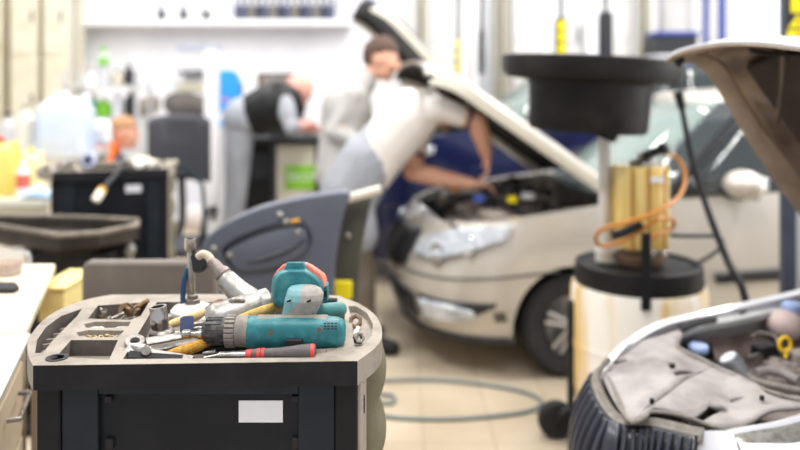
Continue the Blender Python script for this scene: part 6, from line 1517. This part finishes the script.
for k, (x, y, r, m, lab) in enumerate([(320, 134, .03, M_white, 'small white pot at the right of the gloves on the dark workbench'), (262, 135, .02, M_steel, 'small steel cup beside the dark instrument case')]):
    tag(obj('small_pot', MB().lathe([(0, 0), (r * .8, 0), (r, r * 1.6), (r * .85, r * 1.6), (r * .7, r * .2), (0, r * .2)], (P(x, 0, 6.0).x, 6.0, wz), (0, 0, 1), 20), m), lab, 'pot')
# shelf ledge: binders and magazine files
ly = WB - .3; lz = zl + .021
g5 = 'grey binders on the ledge'
n = 14
bi = None
for k in range(n):
    x0, x1 = 234 + k * 7.2, 234 + k * 7.2 + 6.2
    if bi is None:
        c0 = V((P((x0 + x1) / 2, 0, ly).x, ly, lz)); w_ = 6.2 * ly / F
        bi = thing('binder', 'binder on the ledge over the workbench, leftmost of its row', 'binder', c0, group=g5)
        obj('cover', MB().b2((-w_ / 2, 0, 0), (w_ / 2, .24, .31)), mat('binder_grey', '565a70', .6), bi, bevel=.004, world=False)
        obj('spine_label', MB().b2((-w_ / 2 + .016, -.003, .16), (w_ / 2 - .016, 0, .25)), M_lilac, bi, world=False)
    else:
        c = dup(bi, (P((x0 + x1) / 2, 0, ly).x, ly, lz), label='binder in the long grey row on the white ledge')
        for ch in c.children:
            if ch.name.startswith('cover') and k % 3 != 1:
                ch.data = ch.data.copy(); ch.data.materials[0] = mat('binder_dark', '33374d', .6) if k % 3 == 0 else mat('binder_light', '7d786e', .6)
g6 = 'white magazine files'
for k, x in enumerate((150, 172, 194)):
    cx, wd_ = P(x, 0, ly).x, 9 * ly / F
    c = thing('magazine_file', 'white magazine file with a cut away corner on the ledge, %s' % ['left of the three', 'middle of the three', 'right of the three'][k], 'magazine file', (cx, ly, lz), group=g6)
    prof_ = [(-1, 0), (1, 0), (1, .12), (.4, .30), (-1, .30)]
    obj('file_box', MB().prism([V((px_ * wd_ * .7, 0, z)) for px_, z in prof_], (0, .24, 0)), M_white, c, bevel=.003, world=False)
    obj('file_inner', MB().prism([V((wd_ * .72, .0, 0)), V((wd_ * 1.35, .0, 0)), V((wd_ * 1.35, .0, .11))], (0, .2, 0)), M_black, c, world=False)
struct('trim_4', MB().b2((P(84, 0, WB).x, WB - .03, zat(16, WB)), (P(142, 0, WB).x, WB - .001, zat(-30, WB))), M_lilac, bevel=.01)
# dark cable between the trolley and the chair
tag(obj('dark_cable', MB().tube([P(172, 160, 4.5), P(186, 168, 4.6), P(197, 180, 4.7), P(203, 192, 4.7), V((P(207, 0, 4.7).x, 4.7, .3)), V((P(212, 0, 4.7).x, 4.72, .012)), V((P(226, 0, 4.6).x, 4.6, .012))], .012, 8, 6), mat('dark_teal_cable', '2c3f47', .5)), 'dark cable hanging off the right end of the back trolley to the floor', 'cable')
for k, (x, y, Y, r) in enumerate([(204, 182, 6.6, .09), (216, 200, 6.3, .07)]):
    p = P(x, y, Y)
blob('paper_sack', 'pale sack lying on the floor behind the office chair', 'sack', [(196, 216, 15, 11), (210, 218, 11, 9)], 8.0, mat('pale_sack', 'e3dcdc', .85))
